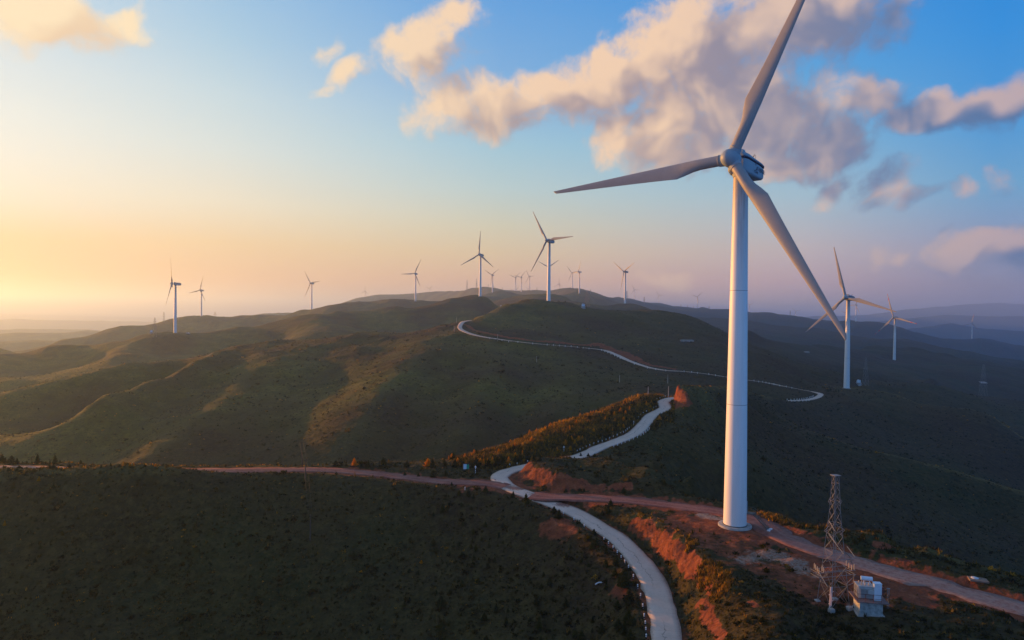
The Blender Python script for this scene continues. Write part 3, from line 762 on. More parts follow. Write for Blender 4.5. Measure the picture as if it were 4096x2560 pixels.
# broken, gullied relief on the bare earth faces
face = np.zeros(DD.shape)
for a_, b_, r_, k_ in ((BANK[2:12], BANK_FOOT[2:12], 2.4, 1), (M_LIP, M_FOOT, 2.6, 1), (CUT_LIP, CUT_FOOT, 3.6, .45)):
    f_ = np.zeros(x.shape); f_ = 1 - sstep(r_ * .55, r_ * 1.2, dist_poly(x, y, mid_(a_, b_[:len(a_)] if len(b_) >= len(a_) else b_)))
    face[nr] = np.maximum(face[nr], f_ * k_)
rel_ = (0.30 - np.abs(perlin(x / 2.3 + 3, y / 2.3))) * .9 + (0.3 - np.abs(perlin(x / .95 + 9, y / .95))) * .45 + perlin(x / 4.7, y / 4.7) * .5
ZZ[nr] += face[nr] * rel_ * .62 * sstep(2.4, 3.4, dist_road[nr])

# ------------------------------------------------------------------ mesh helpers
def fast_mesh(name, verts, faces, nper):
    me = bpy.data.meshes.new(name)
    verts = np.ascontiguousarray(verts, np.float32); faces = np.ascontiguousarray(faces, np.int32)
    me.vertices.add(len(verts)); me.vertices.foreach_set('co', verts.ravel())
    nf = len(faces)
    me.loops.add(nf * nper); me.loops.foreach_set('vertex_index', faces.ravel())
    me.polygons.add(nf)
    me.polygons.foreach_set('loop_start', np.arange(0, nf * nper, nper, dtype=np.int32))
    me.update(calc_edges=True)
    return me


def smooth(me, on=True):
    me.polygons.foreach_set('use_smooth', np.full(len(me.polygons), on))


def attr(me, name, vals):
    a = me.attributes.new(name, 'FLOAT', 'POINT')
    a.data.foreach_set('value', np.ascontiguousarray(vals, np.float32).ravel())


def tag(o, label=None, cat=None, group=None, kind=None):
    if label: o['label'] = label
    if cat: o['category'] = cat
    if group: o['group'] = group
    if kind: o['kind'] = kind
    return o


def empty(name, loc, rz=0.0):
    o = bpy.data.objects.new(name, None)
    o.empty_display_size = 0.5
    C.objects.link(o)
    o.location = loc; o.rotation_euler = (0, 0, rz)
    return o


def link(name, me, m=None, parent=None, loc=None):
    o = bpy.data.objects.new(name, me)
    C.objects.link(o)
    if m is not None and not me.materials:
        me.materials.append(m)
    if parent is not None:
        o.parent = parent
    if loc is not None:
        o.location = loc
    return o


# ------------------------------------------------------------------ materials
def mat(name):
    m = bpy.data.materials.new(name)
    m.use_nodes = True
    t = NT(m.node_tree)
    b = t.n['Principled BSDF']
    b.inputs['Specular IOR Level'].default_value = 0.3
    return m, t, b


def plain(name, col, rough=.7, metal=0.0, var=.12, scale=1.5, spec=.3):
    m, t, b = mat(name)
    tcn = t.new('ShaderNodeTexCoord')
    n = t.noise(tcn.outputs['Object'], scale, 4, .6)
    f = t.range(n, .3, .7)
    dark = tuple(c * (1 - var) for c in col); lite = tuple(min(1, c * (1 + var)) for c in col)
    t.put(b.inputs['Base Color'], t.mix(f, dark, lite))
    b.inputs['Roughness'].default_value = rough
    b.inputs['Metallic'].default_value = metal
    b.inputs['Specular IOR Level'].default_value = spec
    return m


def ground_mat():
    m, t, b = mat('hill_ground')
    geo = t.new('ShaderNodeNewGeometry')
    P = geo.outputs['Position']
    big = t.noise(P, 0.012, 4, .55)
    med = t.noise(P, 0.075, 5, .6)
    sml = t.noise(P, 0.55, 5, .65)
    fine = t.noise(P, 2.6, 4, .7)
    A_ = lambda n: t.new('ShaderNodeAttribute', attribute_name=n).outputs['Fac']
    so_, dr_, pa_, glow_ = A_('soil'), A_('dry'), A_('pale'), A_('olive_glow')
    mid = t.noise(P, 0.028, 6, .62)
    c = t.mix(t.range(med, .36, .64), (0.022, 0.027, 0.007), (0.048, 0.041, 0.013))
    glow_c = t.mix(t.range(mid, .35, .62), (0.115, 0.122, 0.015), (0.180, 0.148, 0.036))  # grass brightened in its base colour to imitate glowing haze
    glow_c = t.mix(t.math('MULTIPLY', t.range(sml, .42, .62), .7), glow_c, (0.046, 0.058, 0.012))
    c = t.mix(t.math('MULTIPLY', glow_, t.range(t.math('ADD', t.math('MULTIPLY', med, .5), t.math('MULTIPLY', mid, .5)), .36, .60, .35, 1.0)), c, glow_c)
    c = t.mix(t.math('MULTIPLY', t.range(mid, .52, .66), .7), c, (0.021, 0.038, 0.010))
    c = t.mix(t.range(big, .40, .62), c, (0.040, 0.027, 0.013))
    c = t.mix(t.math('MULTIPLY', t.range(sml, .45, .72), .75), c, (0.085, 0.068, 0.022))
    c = t.mix(t.math('MULTIPLY', t.range(fine, .52, .75), .6), c, (0.011, 0.013, 0.003))
    dk = t.math('MULTIPLY', dr_, t.range(t.math('ADD', sml, t.math('MULTIPLY', t.math('SUBTRACT', fine, .5), .8)), .25, .65, .15, 1.0))
    c = t.mix(dk, c, t.mix(t.range(med, .4, .6), (0.145, 0.112, 0.036), (0.115, 0.100, 0.030)))
    red = t.mix(t.range(sml, .35, .65), (0.160, 0.044, 0.020), (0.275, 0.085, 0.038))
    red = t.mix(t.math('MULTIPLY', t.range(fine, .45, .7), .7), red, (0.085, 0.032, 0.020))
    red = t.mix(t.math('MULTIPLY', t.range(sml, .58, .72), .55), red, (0.31, 0.125, 0.070))
    sk = t.range(t.math('ADD', so_, t.math('MULTIPLY', t.math('SUBTRACT', sml, .5), .9)), .34, .62)
    sk = t.math('MULTIPLY', sk, t.range(so_, .05, .3))
    c = t.mix(sk, c, red)
    pk = t.math('MULTIPLY', t.range(t.math('ADD', pa_, t.math('MULTIPLY', t.math('SUBTRACT', fine, .5), 1.3)), .40, .75), t.range(pa_, .05, .3))
    c = t.mix(pk, c, (0.31, 0.235, 0.18))
    t.put(b.inputs['Base Color'], c)
    b.inputs['Roughness'].default_value = .95
    b.inputs['Specular IOR Level'].default_value = .08
    cam_ = t.new('ShaderNodeBump'); cam_.inputs['Strength'].default_value = .7; cam_.inputs['Distance'].default_value = .55
    t.put(cam_.inputs['Height'], t.math('ADD', sml, t.math('MULTIPLY', fine, .45)))
    b2 = t.new('ShaderNodeBump'); b2.inputs['Strength'].default_value = .6; b2.inputs['Distance'].default_value = 5.0
    t.put(b2.inputs['Height'], med)
    t.l.new(cam_.outputs[0], b2.inputs['Normal'])
    t.l.new(b2.outputs[0], b.inputs['Normal'])
    return m


nw, nu = DD.shape
verts = np.stack([XX, DD, ZZ], -1).reshape(-1, 3)
idx = np.arange(nw * nu).reshape(nw, nu)
quads = np.stack([idx[:-1, :-1], idx[:-1, 1:], idx[1:, 1:], idx[1:, :-1]], -1).reshape(-1, 4)
me = fast_mesh('hills', verts, quads, 4)
smooth(me)
attr(me, 'soil', soil); attr(me, 'dry', dry); attr(me, 'pale', pale)
attr(me, 'olive_glow', sstep(265, 340, DD) * (1 - sstep(-.02, .30, XX / DD)) * .95)  # lighter toward the left hills: haze glow painted into the ground colour
M_GROUND = ground_mat()
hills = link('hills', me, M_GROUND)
tag(hills, 'rolling scrub covered hills with gullies and bare red patches', 'hills', kind='structure')

# ------------------------------------------------------------------ roads
def strip(name, line, width, lift, m, wob, kind_label, skirt=.22, dust=None, taper=False):
    L = [np.asarray(p) for p in line]
    n = len(L)
    offs = [-1.0, -1.0, -.55, 0, .55, 1.0, 1.0]
    V, AL, AC, DU = [], [], [], []
    s = 0.0
    for i, p in enumerate(L):
        a = L[max(0, i - 1)]; b = L[min(n - 1, i + 1)]
        t = (b - a)[:2]; t = t / (np.linalg.norm(t) + 1e-9)
        nrm = np.array([-t[1], t[0]])
        if i: s += np.linalg.norm((p - L[i - 1])[:2])
        far = p[1] > 300
        wl = wob * (float(perlin(np.array([s / 2.2]), np.array([1.7]))[0]) + .6 * float(perlin(np.array([s / .7]), np.array([4.7]))[0]))
        wr = wob * (float(perlin(np.array([s / 2.2]), np.array([8.7]))[0]) + .6 * float(perlin(np.array([s / .7]), np.array([14.7]))[0]))
        for k, o in enumerate(offs):
            w = (width * (.82 if far else 1.0)) / 2 + (wr if o < 0 else wl) * abs(o)
            q = p[:2] + nrm * o * w
            z = p[2] + lift + (.10 if far else 0) - (skirt if k in (0, 6) else 0) + (0.03 if o == 0 else 0)
            V.append((q[0], q[1], z)); AL.append(s); AC.append(o * w)
            DU.append(0 if dust is None else dust(q))
    idx = np.arange(n * 7).reshape(n, 7)
    Fq = np.stack([idx[:-1, 1:], idx[:-1, :-1], idx[1:, :-1], idx[1:, 1:]], -1).reshape(-1, 4)[:, ::-1]
    me = fast_mesh(name, np.array(V), Fq, 4)
    smooth(me)
    attr(me, 'along', np.array(AL)); attr(me, 'across', np.array(AC)); attr(me, 'dust', np.array(DU))
    o = link(name, me, m)
    tag(o, kind_label, 'road', kind='structure')
    return o


def concrete_mat():
    m, t, b = mat('road_concrete')
    P = t.new('ShaderNodeNewGeometry').outputs['Position']
    A_ = lambda n: t.new('ShaderNodeAttribute', attribute_name=n).outputs['Fac']
    al, ac, du = A_('along'), A_('across'), A_('dust')
    n1 = t.noise(P, .35, 5, .6); n2 = t.noise(P, 2.2, 5, .7); n3 = t.noise(P, 9.0, 3, .7)
    c = t.mix(t.range(n1, .3, .7), (0.53, 0.405, 0.315), (0.64, 0.50, 0.395))
    c = t.mix(t.math('MULTIPLY', t.range(n2, .5, .8), .5), c, (0.41, 0.30, 0.23))
    # slab joints every five metres and the long crack near the middle
    j = t.math('ABSOLUTE', t.math('SUBTRACT', t.math('FRACT', t.math('MULTIPLY', al, .2)), .5))
    j = t.range(j, .4965, .499)
    cw = t.math('ADD', ac, t.math('MULTIPLY', t.math('SUBTRACT', t.noise(P, .30, 6, .7), .5), 3.2))
    cr = t.range(t.math('ABSOLUTE', t.math('SUBTRACT', cw, .25)), .085, .02)
    cr = t.math('MULTIPLY', cr, t.range(t.noise(P, .09, 2, .5), .40, .52))
    c = t.mix(t.math('MULTIPLY', t.math('MAXIMUM', j, cr), .75), c, (0.10, 0.085, 0.075))
    edge = t.range(t.math('ADD', t.math('ABSOLUTE', ac), t.math('MULTIPLY', n2, .9)), 2.2, 2.7)
    c = t.mix(t.math('MULTIPLY', edge, .7), c, (0.20, 0.145, 0.105))
    dk = t.range(t.math('ADD', du, t.math('MULTIPLY', t.math('SUBTRACT', n2, .5), 1.2)), .38, .62)
    dk = t.math('MULTIPLY', dk, t.range(du, .04, .25))
    c = t.mix(t.math('MULTIPLY', dk, .92), c, t.mix(n3, (0.17, 0.07, 0.05), (0.25, 0.11, 0.08)))
    t.put(b.inputs['Base Color'], c)
    b.inputs['Roughness'].default_value = .85
    bp = t.new('ShaderNodeBump'); bp.inputs['Strength'].default_value = .4; bp.inputs['Distance'].default_value = .03
    t.put(bp.inputs['Height'], t.math('SUBTRACT', n3, t.math('MAXIMUM', j, cr))); t.l.new(bp.outputs[0], b.inputs['Normal'])
    return m


def dirt_mat():
    m, t, b = mat('red_dirt')
    P = t.new('ShaderNodeNewGeometry').outputs['Position']
    A_ = lambda n: t.new('ShaderNodeAttribute', attribute_name=n).outputs['Fac']
    ac, du = A_('across'), A_('dust')
    n1 = t.noise(P, .22, 5, .6); n2 = t.noise(P, 1.4, 6, .68); n3 = t.noise(P, 7.0, 3, .7)
    c = t.mix(t.range(n2, .32, .68), (0.165, 0.058, 0.043), (0.30, 0.125, 0.095))
    c = t.mix(t.math('MULTIPLY', t.range(n1, .45, .7), .6), c, (0.32, 0.17, 0.135))
    rut = t.range(t.math('ABSOLUTE', t.math('SUBTRACT', t.math('ABSOLUTE', t.math('ADD', ac, t.math('MULTIPLY', n1, .6))), 1.0)), .45, .1)
    c = t.mix(t.math('MULTIPLY', rut, .35), c, (0.36, 0.19, 0.15))
    c = t.mix(t.math('MULTIPLY', t.range(n3, .5, .8), .4), c, (0.10, 0.045, 0.033))
    c = t.mix(t.math('MULTIPLY', du, t.range(n2, .25, .6)), c, (0.33, 0.255, 0.205))
    t.put(b.inputs['Base Color'], c)
    b.inputs['Roughness'].default_value = .95
    b.inputs['Specular IOR Level'].default_value = .1
    bp = t.new('ShaderNodeBump'); bp.inputs['Strength'].default_value = .7; bp.inputs['Distance'].default_value = .10
    t.put(bp.inputs['Height'], t.math('SUBTRACT', t.math('ADD', n2, t.math('MULTIPLY', n3, .4)), t.math('MULTIPLY', rut, .3))); t.l.new(bp.outputs[0], b.inputs['Normal'])
    return m


M_CONC_ROAD = concrete_mat()
M_DIRT = dirt_mat()
DUST = PL(v_, [(1222, 1152, 151.5), (1200, 1149, 152.5), (1290, 1176, 145), (1272, 1172, 146), (1245, 1163, 148.5), (1330, 1188, 141), (1166, 1135, 158)])
DUSTR = [2.2, 1.8, 3.0, 2.2, 1.0, 2.0, 1.2]
strip('concrete_road', road_c, ROAD_W, .03, M_CONC_ROAD, .30, 'pale concrete lane winding up over the hills', dust=lambda q: max(max(0, 1 - np.hypot(q[0] - p[0], q[1] - p[1]) / (r * 1.5)) for p, r in zip(DUST, DUSTR)) + float(np.clip((q[1] - 300) / 60, 0, 1)) * .36)
strip('dirt_track', west_c, WEST_W, .012, M_DIRT, .55, 'red dirt track running left along the hill crest', dust=lambda q: float(np.clip((-q[0] - 88) / 14, 0, .85)))
strip('dirt_track', east_c, EAST_W, .012, M_DIRT, .95, 'red dirt track running past the big turbine to the right', dust=lambda q: float(np.clip((q[0] - 46) / 14, 0, .7)))


# ------------------------------------------------------------------ solid helpers (numpy lists -> one mesh)
class MB:
    def __init__(s):
        s.v = []; s.f = []; s.mi = []; s.cur = 0; s.sm = []
    def add(s, verts, faces, smooth=False):
        o = len(s.v)
        s.v.extend([tuple(map(float, q)) for q in verts])
        for f in faces:
            s.f.append([i + o for i in f]); s.mi.append(s.cur); s.sm.append(smooth)
    def box(s, c, d, rz=0.0, rx=0.0):
        M = Matrix.Translation(Vector(c)) @ Matrix.Rotation(rz, 4, 'Z') @ Matrix.Rotation(rx, 4, 'X')
        x, y, z = d[0] / 2, d[1] / 2, d[2] / 2
        vs = [M @ Vector(q) for q in ((-x, -y, -z), (x, -y, -z), (x, y, -z), (-x, y, -z), (-x, -y, z), (x, -y, z), (x, y, z), (-x, y, z))]
        s.add(vs, [(3, 2, 1, 0), (4, 5, 6, 7), (0, 1, 5, 4), (1, 2, 6, 5), (2, 3, 7, 6), (3, 0, 4, 7)])
    def bar(s, p, q, t, t2=None):           # square bar between two points
        s.tube(p, q, t * .62, (t2 or t) * .62, 4, False)
    def tube(s, p, q, r, r2=None, n=10, smooth=True, caps=True):
        p = Vector(p); q = Vector(q); d = q - p
        if d.length < 1e-6: return
        r2 = r if r2 is None else r2
        a = d.to_track_quat('Z', 'Y').to_matrix()
        vs = []
        for k in range(n):
            an = 2 * PI * (k + .5) / n
            e = a @ Vector((math.cos(an), math.sin(an), 0))
            vs += [p + e * r, q + e * r2]
        fs = [(2 * k, 2 * ((k + 1) % n), 2 * ((k + 1) % n) + 1, 2 * k + 1) for k in range(n)]
        s.add(vs, fs, smooth)
        if caps:
            s.add([vs[2 * k] for k in range(n)], [tuple(range(n - 1, -1, -1))]); s.add([vs[2 * k + 1] for k in range(n)], [tuple(range(n))])
    def path(s, pts, r, n=6):
        for a, b in zip(pts[:-1], pts[1:]):
            s.tube(a, b, r, r, n, True, True)
    def loft(s, rings, smooth=True, caps=True, closed=True):
        n = len(rings[0]); o = []
        vs = [q for ring in rings for q in ring]
        fs = []
        for i in range(len(rings) - 1):
            for k in range(n if closed else n - 1):
                a = i * n + k; b = i * n + (k + 1) % n
                fs.append((a, b, b + n, a + n))
        s.add(vs, fs, smooth)
        if caps:
            s.add(rings[0], [tuple(range(n - 1, -1, -1))]); s.add(rings[-1], [tuple(range(n))])
    def mesh(s, name):
        me = bpy.data.meshes.new(name)
        me.from_pydata(s.v, [], s.f)
        me.polygons.foreach_set('material_index', s.mi)
        me.polygons.foreach_set('use_smooth', s.sm)
        me.update()
        return me
    def build(s, name, m, parent=None, loc=None):
        me = s.mesh(name)
        for q in (m if isinstance(m, (list, tuple)) else [m]):
            me.materials.append(q)
        return link(name, me, None, parent, loc)


def circ(r, z, n, cx=0.0, cy=0.0):
    return [(cx + r * math.cos(2 * PI * k / n), cy + r * math.sin(2 * PI * k / n), z) for k in range(n)]


# ------------------------------------------------------------------ wind turbine
def tower_mat():
    m, t, b = mat('tower_paint')
    O = t.new('ShaderNodeTexCoord').outputs['Object']
    sp = t.new('ShaderNodeSeparateXYZ'); t.put(sp.inputs[0], O)
    mp = t.new('ShaderNodeMapping'); t.put(mp.inputs[0], O); mp.inputs['Scale'].default_value = (1.6, 1.6, .10)
    streak = t.noise(mp.outputs[0], 1.0, 6, .65)
    spots = t.noise(O, 1.7, 5, .7)
    c = t.mix(t.range(streak, .35, .75), (0.80, 0.80, 0.79), (0.72, 0.71, 0.69))
    # oil and grime streaks that have run down from the nacelle
    up = t.range(sp.outputs[2], 41, 63)
    k = t.math('MULTIPLY', t.range(t.math('ADD', streak, t.math('MULTIPLY', up, .30)), .60, .86), t.math('ADD', t.math('MULTIPLY', up, .7), .02))
    c = t.mix(k, c, (0.19, 0.145, 0.11))
    c = t.mix(t.math('MULTIPLY', up, .6), c, (0.30, 0.29, 0.28))  # shading toward the tower top painted into the colour, besides the grime
    c = t.mix(t.math('MULTIPLY', t.range(spots, .62, .74), .25), c, (0.42, 0.36, 0.30))
    t.put(b.inputs['Base Color'], c)
    b.inputs['Roughness'].default_value = .45
    return m


def blade_mat(bands=False):
    m, t, b = mat('blade_paint_banded' if bands else 'blade_paint')
    O = t.new('ShaderNodeTexCoord').outputs['Object']
    sp = t.new('ShaderNodeSeparateXYZ'); t.put(sp.inputs[0], O)
    n = t.noise(O, .8, 5, .65)
    mp = t.new('ShaderNodeMapping'); t.put(mp.inputs[0], O); mp.inputs['Scale'].default_value = (1.2, 1.2, .12)
    st = t.noise(mp.outputs[0], 1.3, 5, .65)
    c = t.mix(t.range(n, .35, .65), (0.265, 0.265, 0.27), (0.285, 0.285, 0.285))
    c = t.mix(t.math('MULTIPLY', t.range(st, .5, .8), .14), c, (0.16, 0.15, 0.14))
    if bands:
        z = sp.outputs[2]
        b1 = t.math('MULTIPLY', t.math('GREATER_THAN', z, 26.0), t.math('LESS_THAN', z, 29.5))
        b2 = t.math('GREATER_THAN', z, 34.0)
        c = t.mix(t.math('MAXIMUM', b1, b2), c, (0.42, 0.035, 0.03))
    t.put(b.inputs['Base Color'], c)
    b.inputs['Roughness'].default_value = .5
    return m


M_TOWER = tower_mat()
M_BLADE, M_BLADE_R = blade_mat(), blade_mat(True)
M_NAC = plain('nacelle_paint', (0.25, 0.32, 0.37), .5, var=.06, scale=.9)
M_NAVY = plain('navy_trim', (0.012, 0.02, 0.06), .5)
M_DARK = plain('dark_steel', (0.05, 0.05, 0.05), .6)
M_CONC = plain('concrete', (0.36, 0.33, 0.30), .9, var=.25, scale=1.2)
M_GALV = plain('galvanised_steel', (0.21, 0.205, 0.20), .6, metal=.1, var=.25, scale=2)
M_WHITE = plain('white_paint', (0.75, 0.76, 0.78), .5, var=.08)
M_REDLAMP = plain('red_lamp', (0.25, 0.02, 0.02), .3)
BL = 37.0


def blade_mesh():
    b = MB(); n = 22
    stations = [0.0, .8, 1.6, 2.6, 3.8, 5.2, 6.8, 8.4, 10.0, 12, 14.5, 17.5, 21, 25, 29, 32.5, 35, 36.3, 36.9, 37.0]
    rings = []
    for z in stations:
        if z < 2.0: ch, th, bl = 1.9, 1.9, 0.0
        else:
            k = min(1, (z - 2.0) / 6.6); k = k * k * (3 - 2 * k)
            ch = 1.9 + (3.0 - 1.9) * k if z < 8.6 else 3.0 - (3.0 - .60) * ((z - 8.6) / (37 - 8.6)) ** .86
            th = 1.9 + (.82 - 1.9) * k if z < 8.6 else .82 - (.82 - .10) * ((z - 8.6) / (37 - 8.6)) ** .8
            bl = k
        if z > 36: ch *= max(.12, math.sqrt(max(0, 1 - ((z - 36) / 1.0) ** 2)))
        tw = R(11) * max(0, 1 - z / 30) * bl
        lead = .95 - .30 * bl * 0 if z < 8.6 else .95 - .62 * (z - 8.6) / (37 - 8.6)
        ring = []
        for k in range(n):
            a = 2 * PI * k / n
            cx, cy = math.cos(a) * .95, math.sin(a) * .95
            xx = (math.cos(a) + 1) / 2                       # 0 leading .. 1 trailing
            xx = 1 - xx
            yt = 5 * th * (.2969 * math.sqrt(max(xx, 0)) - .126 * xx - .3516 * xx ** 2 + .2843 * xx ** 3 - .1036 * xx ** 4) * .5 / .5
            x_air = -lead + xx * ch; y_air = yt * (1 if math.sin(a) >= 0 else -.65)
            x = -cx * (1 - bl) + x_air * bl; y = cy * (1 - bl) + y_air * bl
            x, y = x * math.cos(tw) - y * math.sin(tw), x * math.sin(tw) + y * math.cos(tw)
            ring.append((x, y, z))
        rings.append(ring)
    b.loft(rings)
    b.loft([circ(1.0, -.02, 24), circ(1.04, .06, 24), circ(1.04, .18, 24), circ(.99, .22, 24)])
    return b.mesh('blade')


def tower_mesh(seams=True):
    b = MB(); n = 40
    def rad(z): return 2.03 - (2.03 - 1.27) * (z / 63.2) ** 1.05
    zs = [-.02, .5, 3, 8, 15, 21.8, 30, 42.3, 52, 60, 63.2]
    b.loft([circ(rad(max(0, z)), z, n) for z in zs])
    if seams:
        b.cur = 1
        for z in (21.8, 42.3):
            b.loft([circ(rad(z) + .002, z - .03, n), circ(rad(z) + .012, z - .02, n), circ(rad(z) + .012, z + .02, n), circ(rad(z) + .002, z + .03, n)], caps=False)
        b.loft([circ(rad(0) + .002, .03, n), circ(rad(0) + .11, .03, n), circ(rad(0) + .11, .12, n), circ(rad(0) + .002, .12, n)], caps=False)
    return b.mesh('tower')


def rbox(y, x0, z0, z1, r, xt=None, n=5):    # rounded rectangle section of the nacelle at station y
    pts = []
    xt = x0 if xt is None else xt
    for (cx, cz, a0) in ((x0 - r, z0 + r, -90), (xt - r, z1 - r, 0), (-xt + r, z1 - r, 90), (-x0 + r, z0 + r, 180)):
        for k in range(n):
            a = R(a0 + 90 * k / (n - 1))
            pts.append((cx + r * math.cos(a), y, cz + r * math.sin(a)))
    return pts


def nacelle_mesh():
    b = MB()
    b.loft([rbox(2.05, 1.30, -1.35, .62, .5), rbox(1.7, 1.62, -1.75, .66, .45), rbox(.6, 1.78, -1.95, .70, .40), rbox(-4.6, 1.72, -1.85, .70, .40), rbox(-6.3, 1.62, -1.65, .68, .55), rbox(-6.9, 1.35, -1.2, .62, .45)])
    b.loft([rbox(2.0, 1.30, .96, 1.55, .2, 1.05), rbox(1.5, 1.55, .98, 1.85, .2, 1.2), rbox(-.5, 1.70, .98, 1.95, .22, 1.25), rbox(-5.2, 1.68, .98, 1.62, .2, 1.2), rbox(-6.7, 1.52, .96, 1.30, .12, 1.05)])
    b.box((0, .9, 2.05), (1.7, 1.2, .5))
    b.tube((0, 0, -2.4), (0, 0, -1.75), 1.28, 1.5, 28)
    return b.mesh('nacelle')


def hub_mesh():
    b = MB(); n = 30
    rings = []
    for k in range(9):
        a = R(90 * k / 8)
        r = 1.58 * math.cos(a) if k < 8 else .02
        y = .35 + 2.0 * math.sin(a)
        rings.append([(r * math.cos(2 * PI * j / n), y, r * math.sin(2 * PI * j / n)) for j in range(n)])
    back = [[(r * math.cos(2 * PI * j / n), y, r * math.sin(2 * PI * j / n)) for j in range(n)] for r, y in ((1.15, -1.45), (1.44, -1.2), (1.56, -.6))]
    b.loft([q[::-1] for q in back + rings])
    for k in range(3):
        a = R(120 * k)
        d = Vector((-math.sin(a), 0, math.cos(a)))
        b.tube(d * 1.0, d * 2.1, 1.12, 1.03, 26)
    return b.mesh('hub')


def mast_mesh():
    b = MB(); r = .028
    for (p, q) in (((-.8, -4.3, 1.6), (-.8, -4.3, 2.6)), ((-.8, -4.3, 2.6), (.2, -5.1, 2.6)), ((.2, -5.1, 1.5), (-.3, -4.7, 2.75)), ((-.3, -4.7, 2.75), (-.5, -4.0, 1.6)), ((.6, -5.7, 1.4), (.6, -5.7, 2.85)), ((.6, -5.7, 2.75), (-.2, -5.0, 2.75)),
                   ((.3, -5.4, 1.4), (.3, -5.4, 2.0)), ((-.2, -5.0, 2.6), (-.2, -5.0, 3.0)), ((-.5, -4.6, 2.6), (-.5, -4.6, 2.95))):
        b.tube(p, q, r, r, 6)
    b.cur = 1
    b.loft([[(.45 + .16 * math.cos(2 * PI * j / 10) * s, -5.55 + .16 * math.sin(2 * PI * j / 10) * s, 2.35 + dz) for j in range(10)] for s, dz in ((.1, -.2), (.9, -.12), (1, 0), (.8, .12), (.1, .2))])
    return b.mesh('weather_mast')


def stripe_mesh():
    b = MB()
    b.loft([rbox(2.08, 1.34, .66, .94, .12), rbox(1.6, 1.66, .68, .97, .12), rbox(.6, 1.83, .70, .98, .12), rbox(-4.6, 1.77, .70, .98, .12), rbox(-6.4, 1.68, .68, .97, .12), rbox(-7.0, 1.42, .66, .94, .12)])
    return b.mesh('stripe')


def base_mesh():
    b = MB(); n = 40
    b.loft([circ(2.95, -3.5, n), circ(2.95, -.08, n), circ(2.86, .0, n)])
    return b.mesh('foundation')


ME = dict(tower=tower_mesh(), nacelle=nacelle_mesh(), hub=hub_mesh(), blade=blade_mesh(), stripe=stripe_mesh(), foundation=base_mesh(), weather_mast=mast_mesh())
ME['blade_banded'] = ME['blade'].copy()
for k, ms in dict(tower=[M_TOWER, M_DARK], nacelle=[M_NAC], hub=[M_NAC], blade=[M_BLADE], blade_banded=[M_BLADE_R], stripe=[M_NAVY], foundation=[M_CONC], weather_mast=[M_DARK, M_REDLAMP]).items():
    for q in ms:
        ME[k].materials.append(q)
TLAB = {
    'main': 'huge white wind turbine standing on the red dirt terrace in front of everything else',
    'T2': 'wind turbine on the dark domed hill in the middle, biggest of the distant ones',
    'T3': 'wind turbine with one blade straight up on the dark peak left of the domed hill',
    'TL': 'wind turbine seen nearly edge on, on the left ridge with a pylon and white car',
    'TL2': 'small wind turbine on the ridge just behind and right of the edge on one',
    'TL3': 'lone wind turbine with a blade pointing right, on the long slope of the left skyline',
    'TL4': 'tiny wind turbine with one blade straight up on the long slope of the left skyline',
    'TM1': 'wind turbine with a level blade pointing left, on the ridge left of the dark peak',
    'TM2': 'tiny V-bladed wind turbine between the level bladed one and two telecom masts',
    'TM3': 'tiny wind turbine peeping out at the foot of the level bladed turbine',
    'TC1': 'V-bladed wind turbine just right of the dark peak\'s turbine, a third blade hanging down',
    'TC2': 'tiny wind turbine peeping out low behind the V-bladed one beside the dark peak',
    'TC3': 'V-bladed wind turbine, left one of the close pair on the centre skyline',
    'TC4': 'V-bladed wind turbine, right one of the close pair on the centre skyline',
    'TC5': 'wind turbine with a blade pointing right, between the close pair and the domed hill',
    'TC6': 'tiny wind turbine at the foot of the one between close pair and domed hill',
    'TC7': 'wind turbine mostly sunk behind the skyline at the foot of the close pair',
    'TC8': 'V-bladed wind turbine half hidden behind the tower of the domed hill\'s turbine',
    'TR0': 'tiny wind turbine with one blade straight up, left of the rounded skyline summit',
    'TR1': 'wind turbine just right of the rounded skyline summit, left of two with touching blades',
    'TR2': 'wind turbine just right of the rounded skyline summit, right of two with touching blades',
    'TR3': 'V-bladed wind turbine on the low brown knoll right of the domed hill',
    'TR4': 'small wind turbine with a level blade, just right of the brown knoll\'s turbine',
    'TR5': 'small wind turbine on the pointed blue hilltop, next right after the level bladed one',
    'TR6': 'small V-bladed wind turbine on the blue skyline, nearest to the big tower\'s left side',
    'TR7': 'tiny wind turbine on the blue skyline touching the big tower\'s right side',
    'TR8': 'tiny wind turbine on the blue ridge inside the big turbine\'s long lower blade angle',
    'TRI': 'white wind turbine on the grassy hilltop beside the hairpin bend of the road',
    'TR9': 'small wind turbine with a level blade behind the hairpin hilltop turbine\'s right blade',
    'TR10': 'tiny wind turbine almost hidden behind the hairpin hilltop turbine\'s tower',
    'TR11': 'wind turbine with red banded blade tips on the blue slope at right',
    'TR13': 'farthest right wind turbine, pale against the hazy blue mountains',
    'TR12': 'tiny pale wind turbine in the haze just left of the red banded one',
    'TR14': 'wind turbine hidden behind the big tower, only one blade tip showing',
}


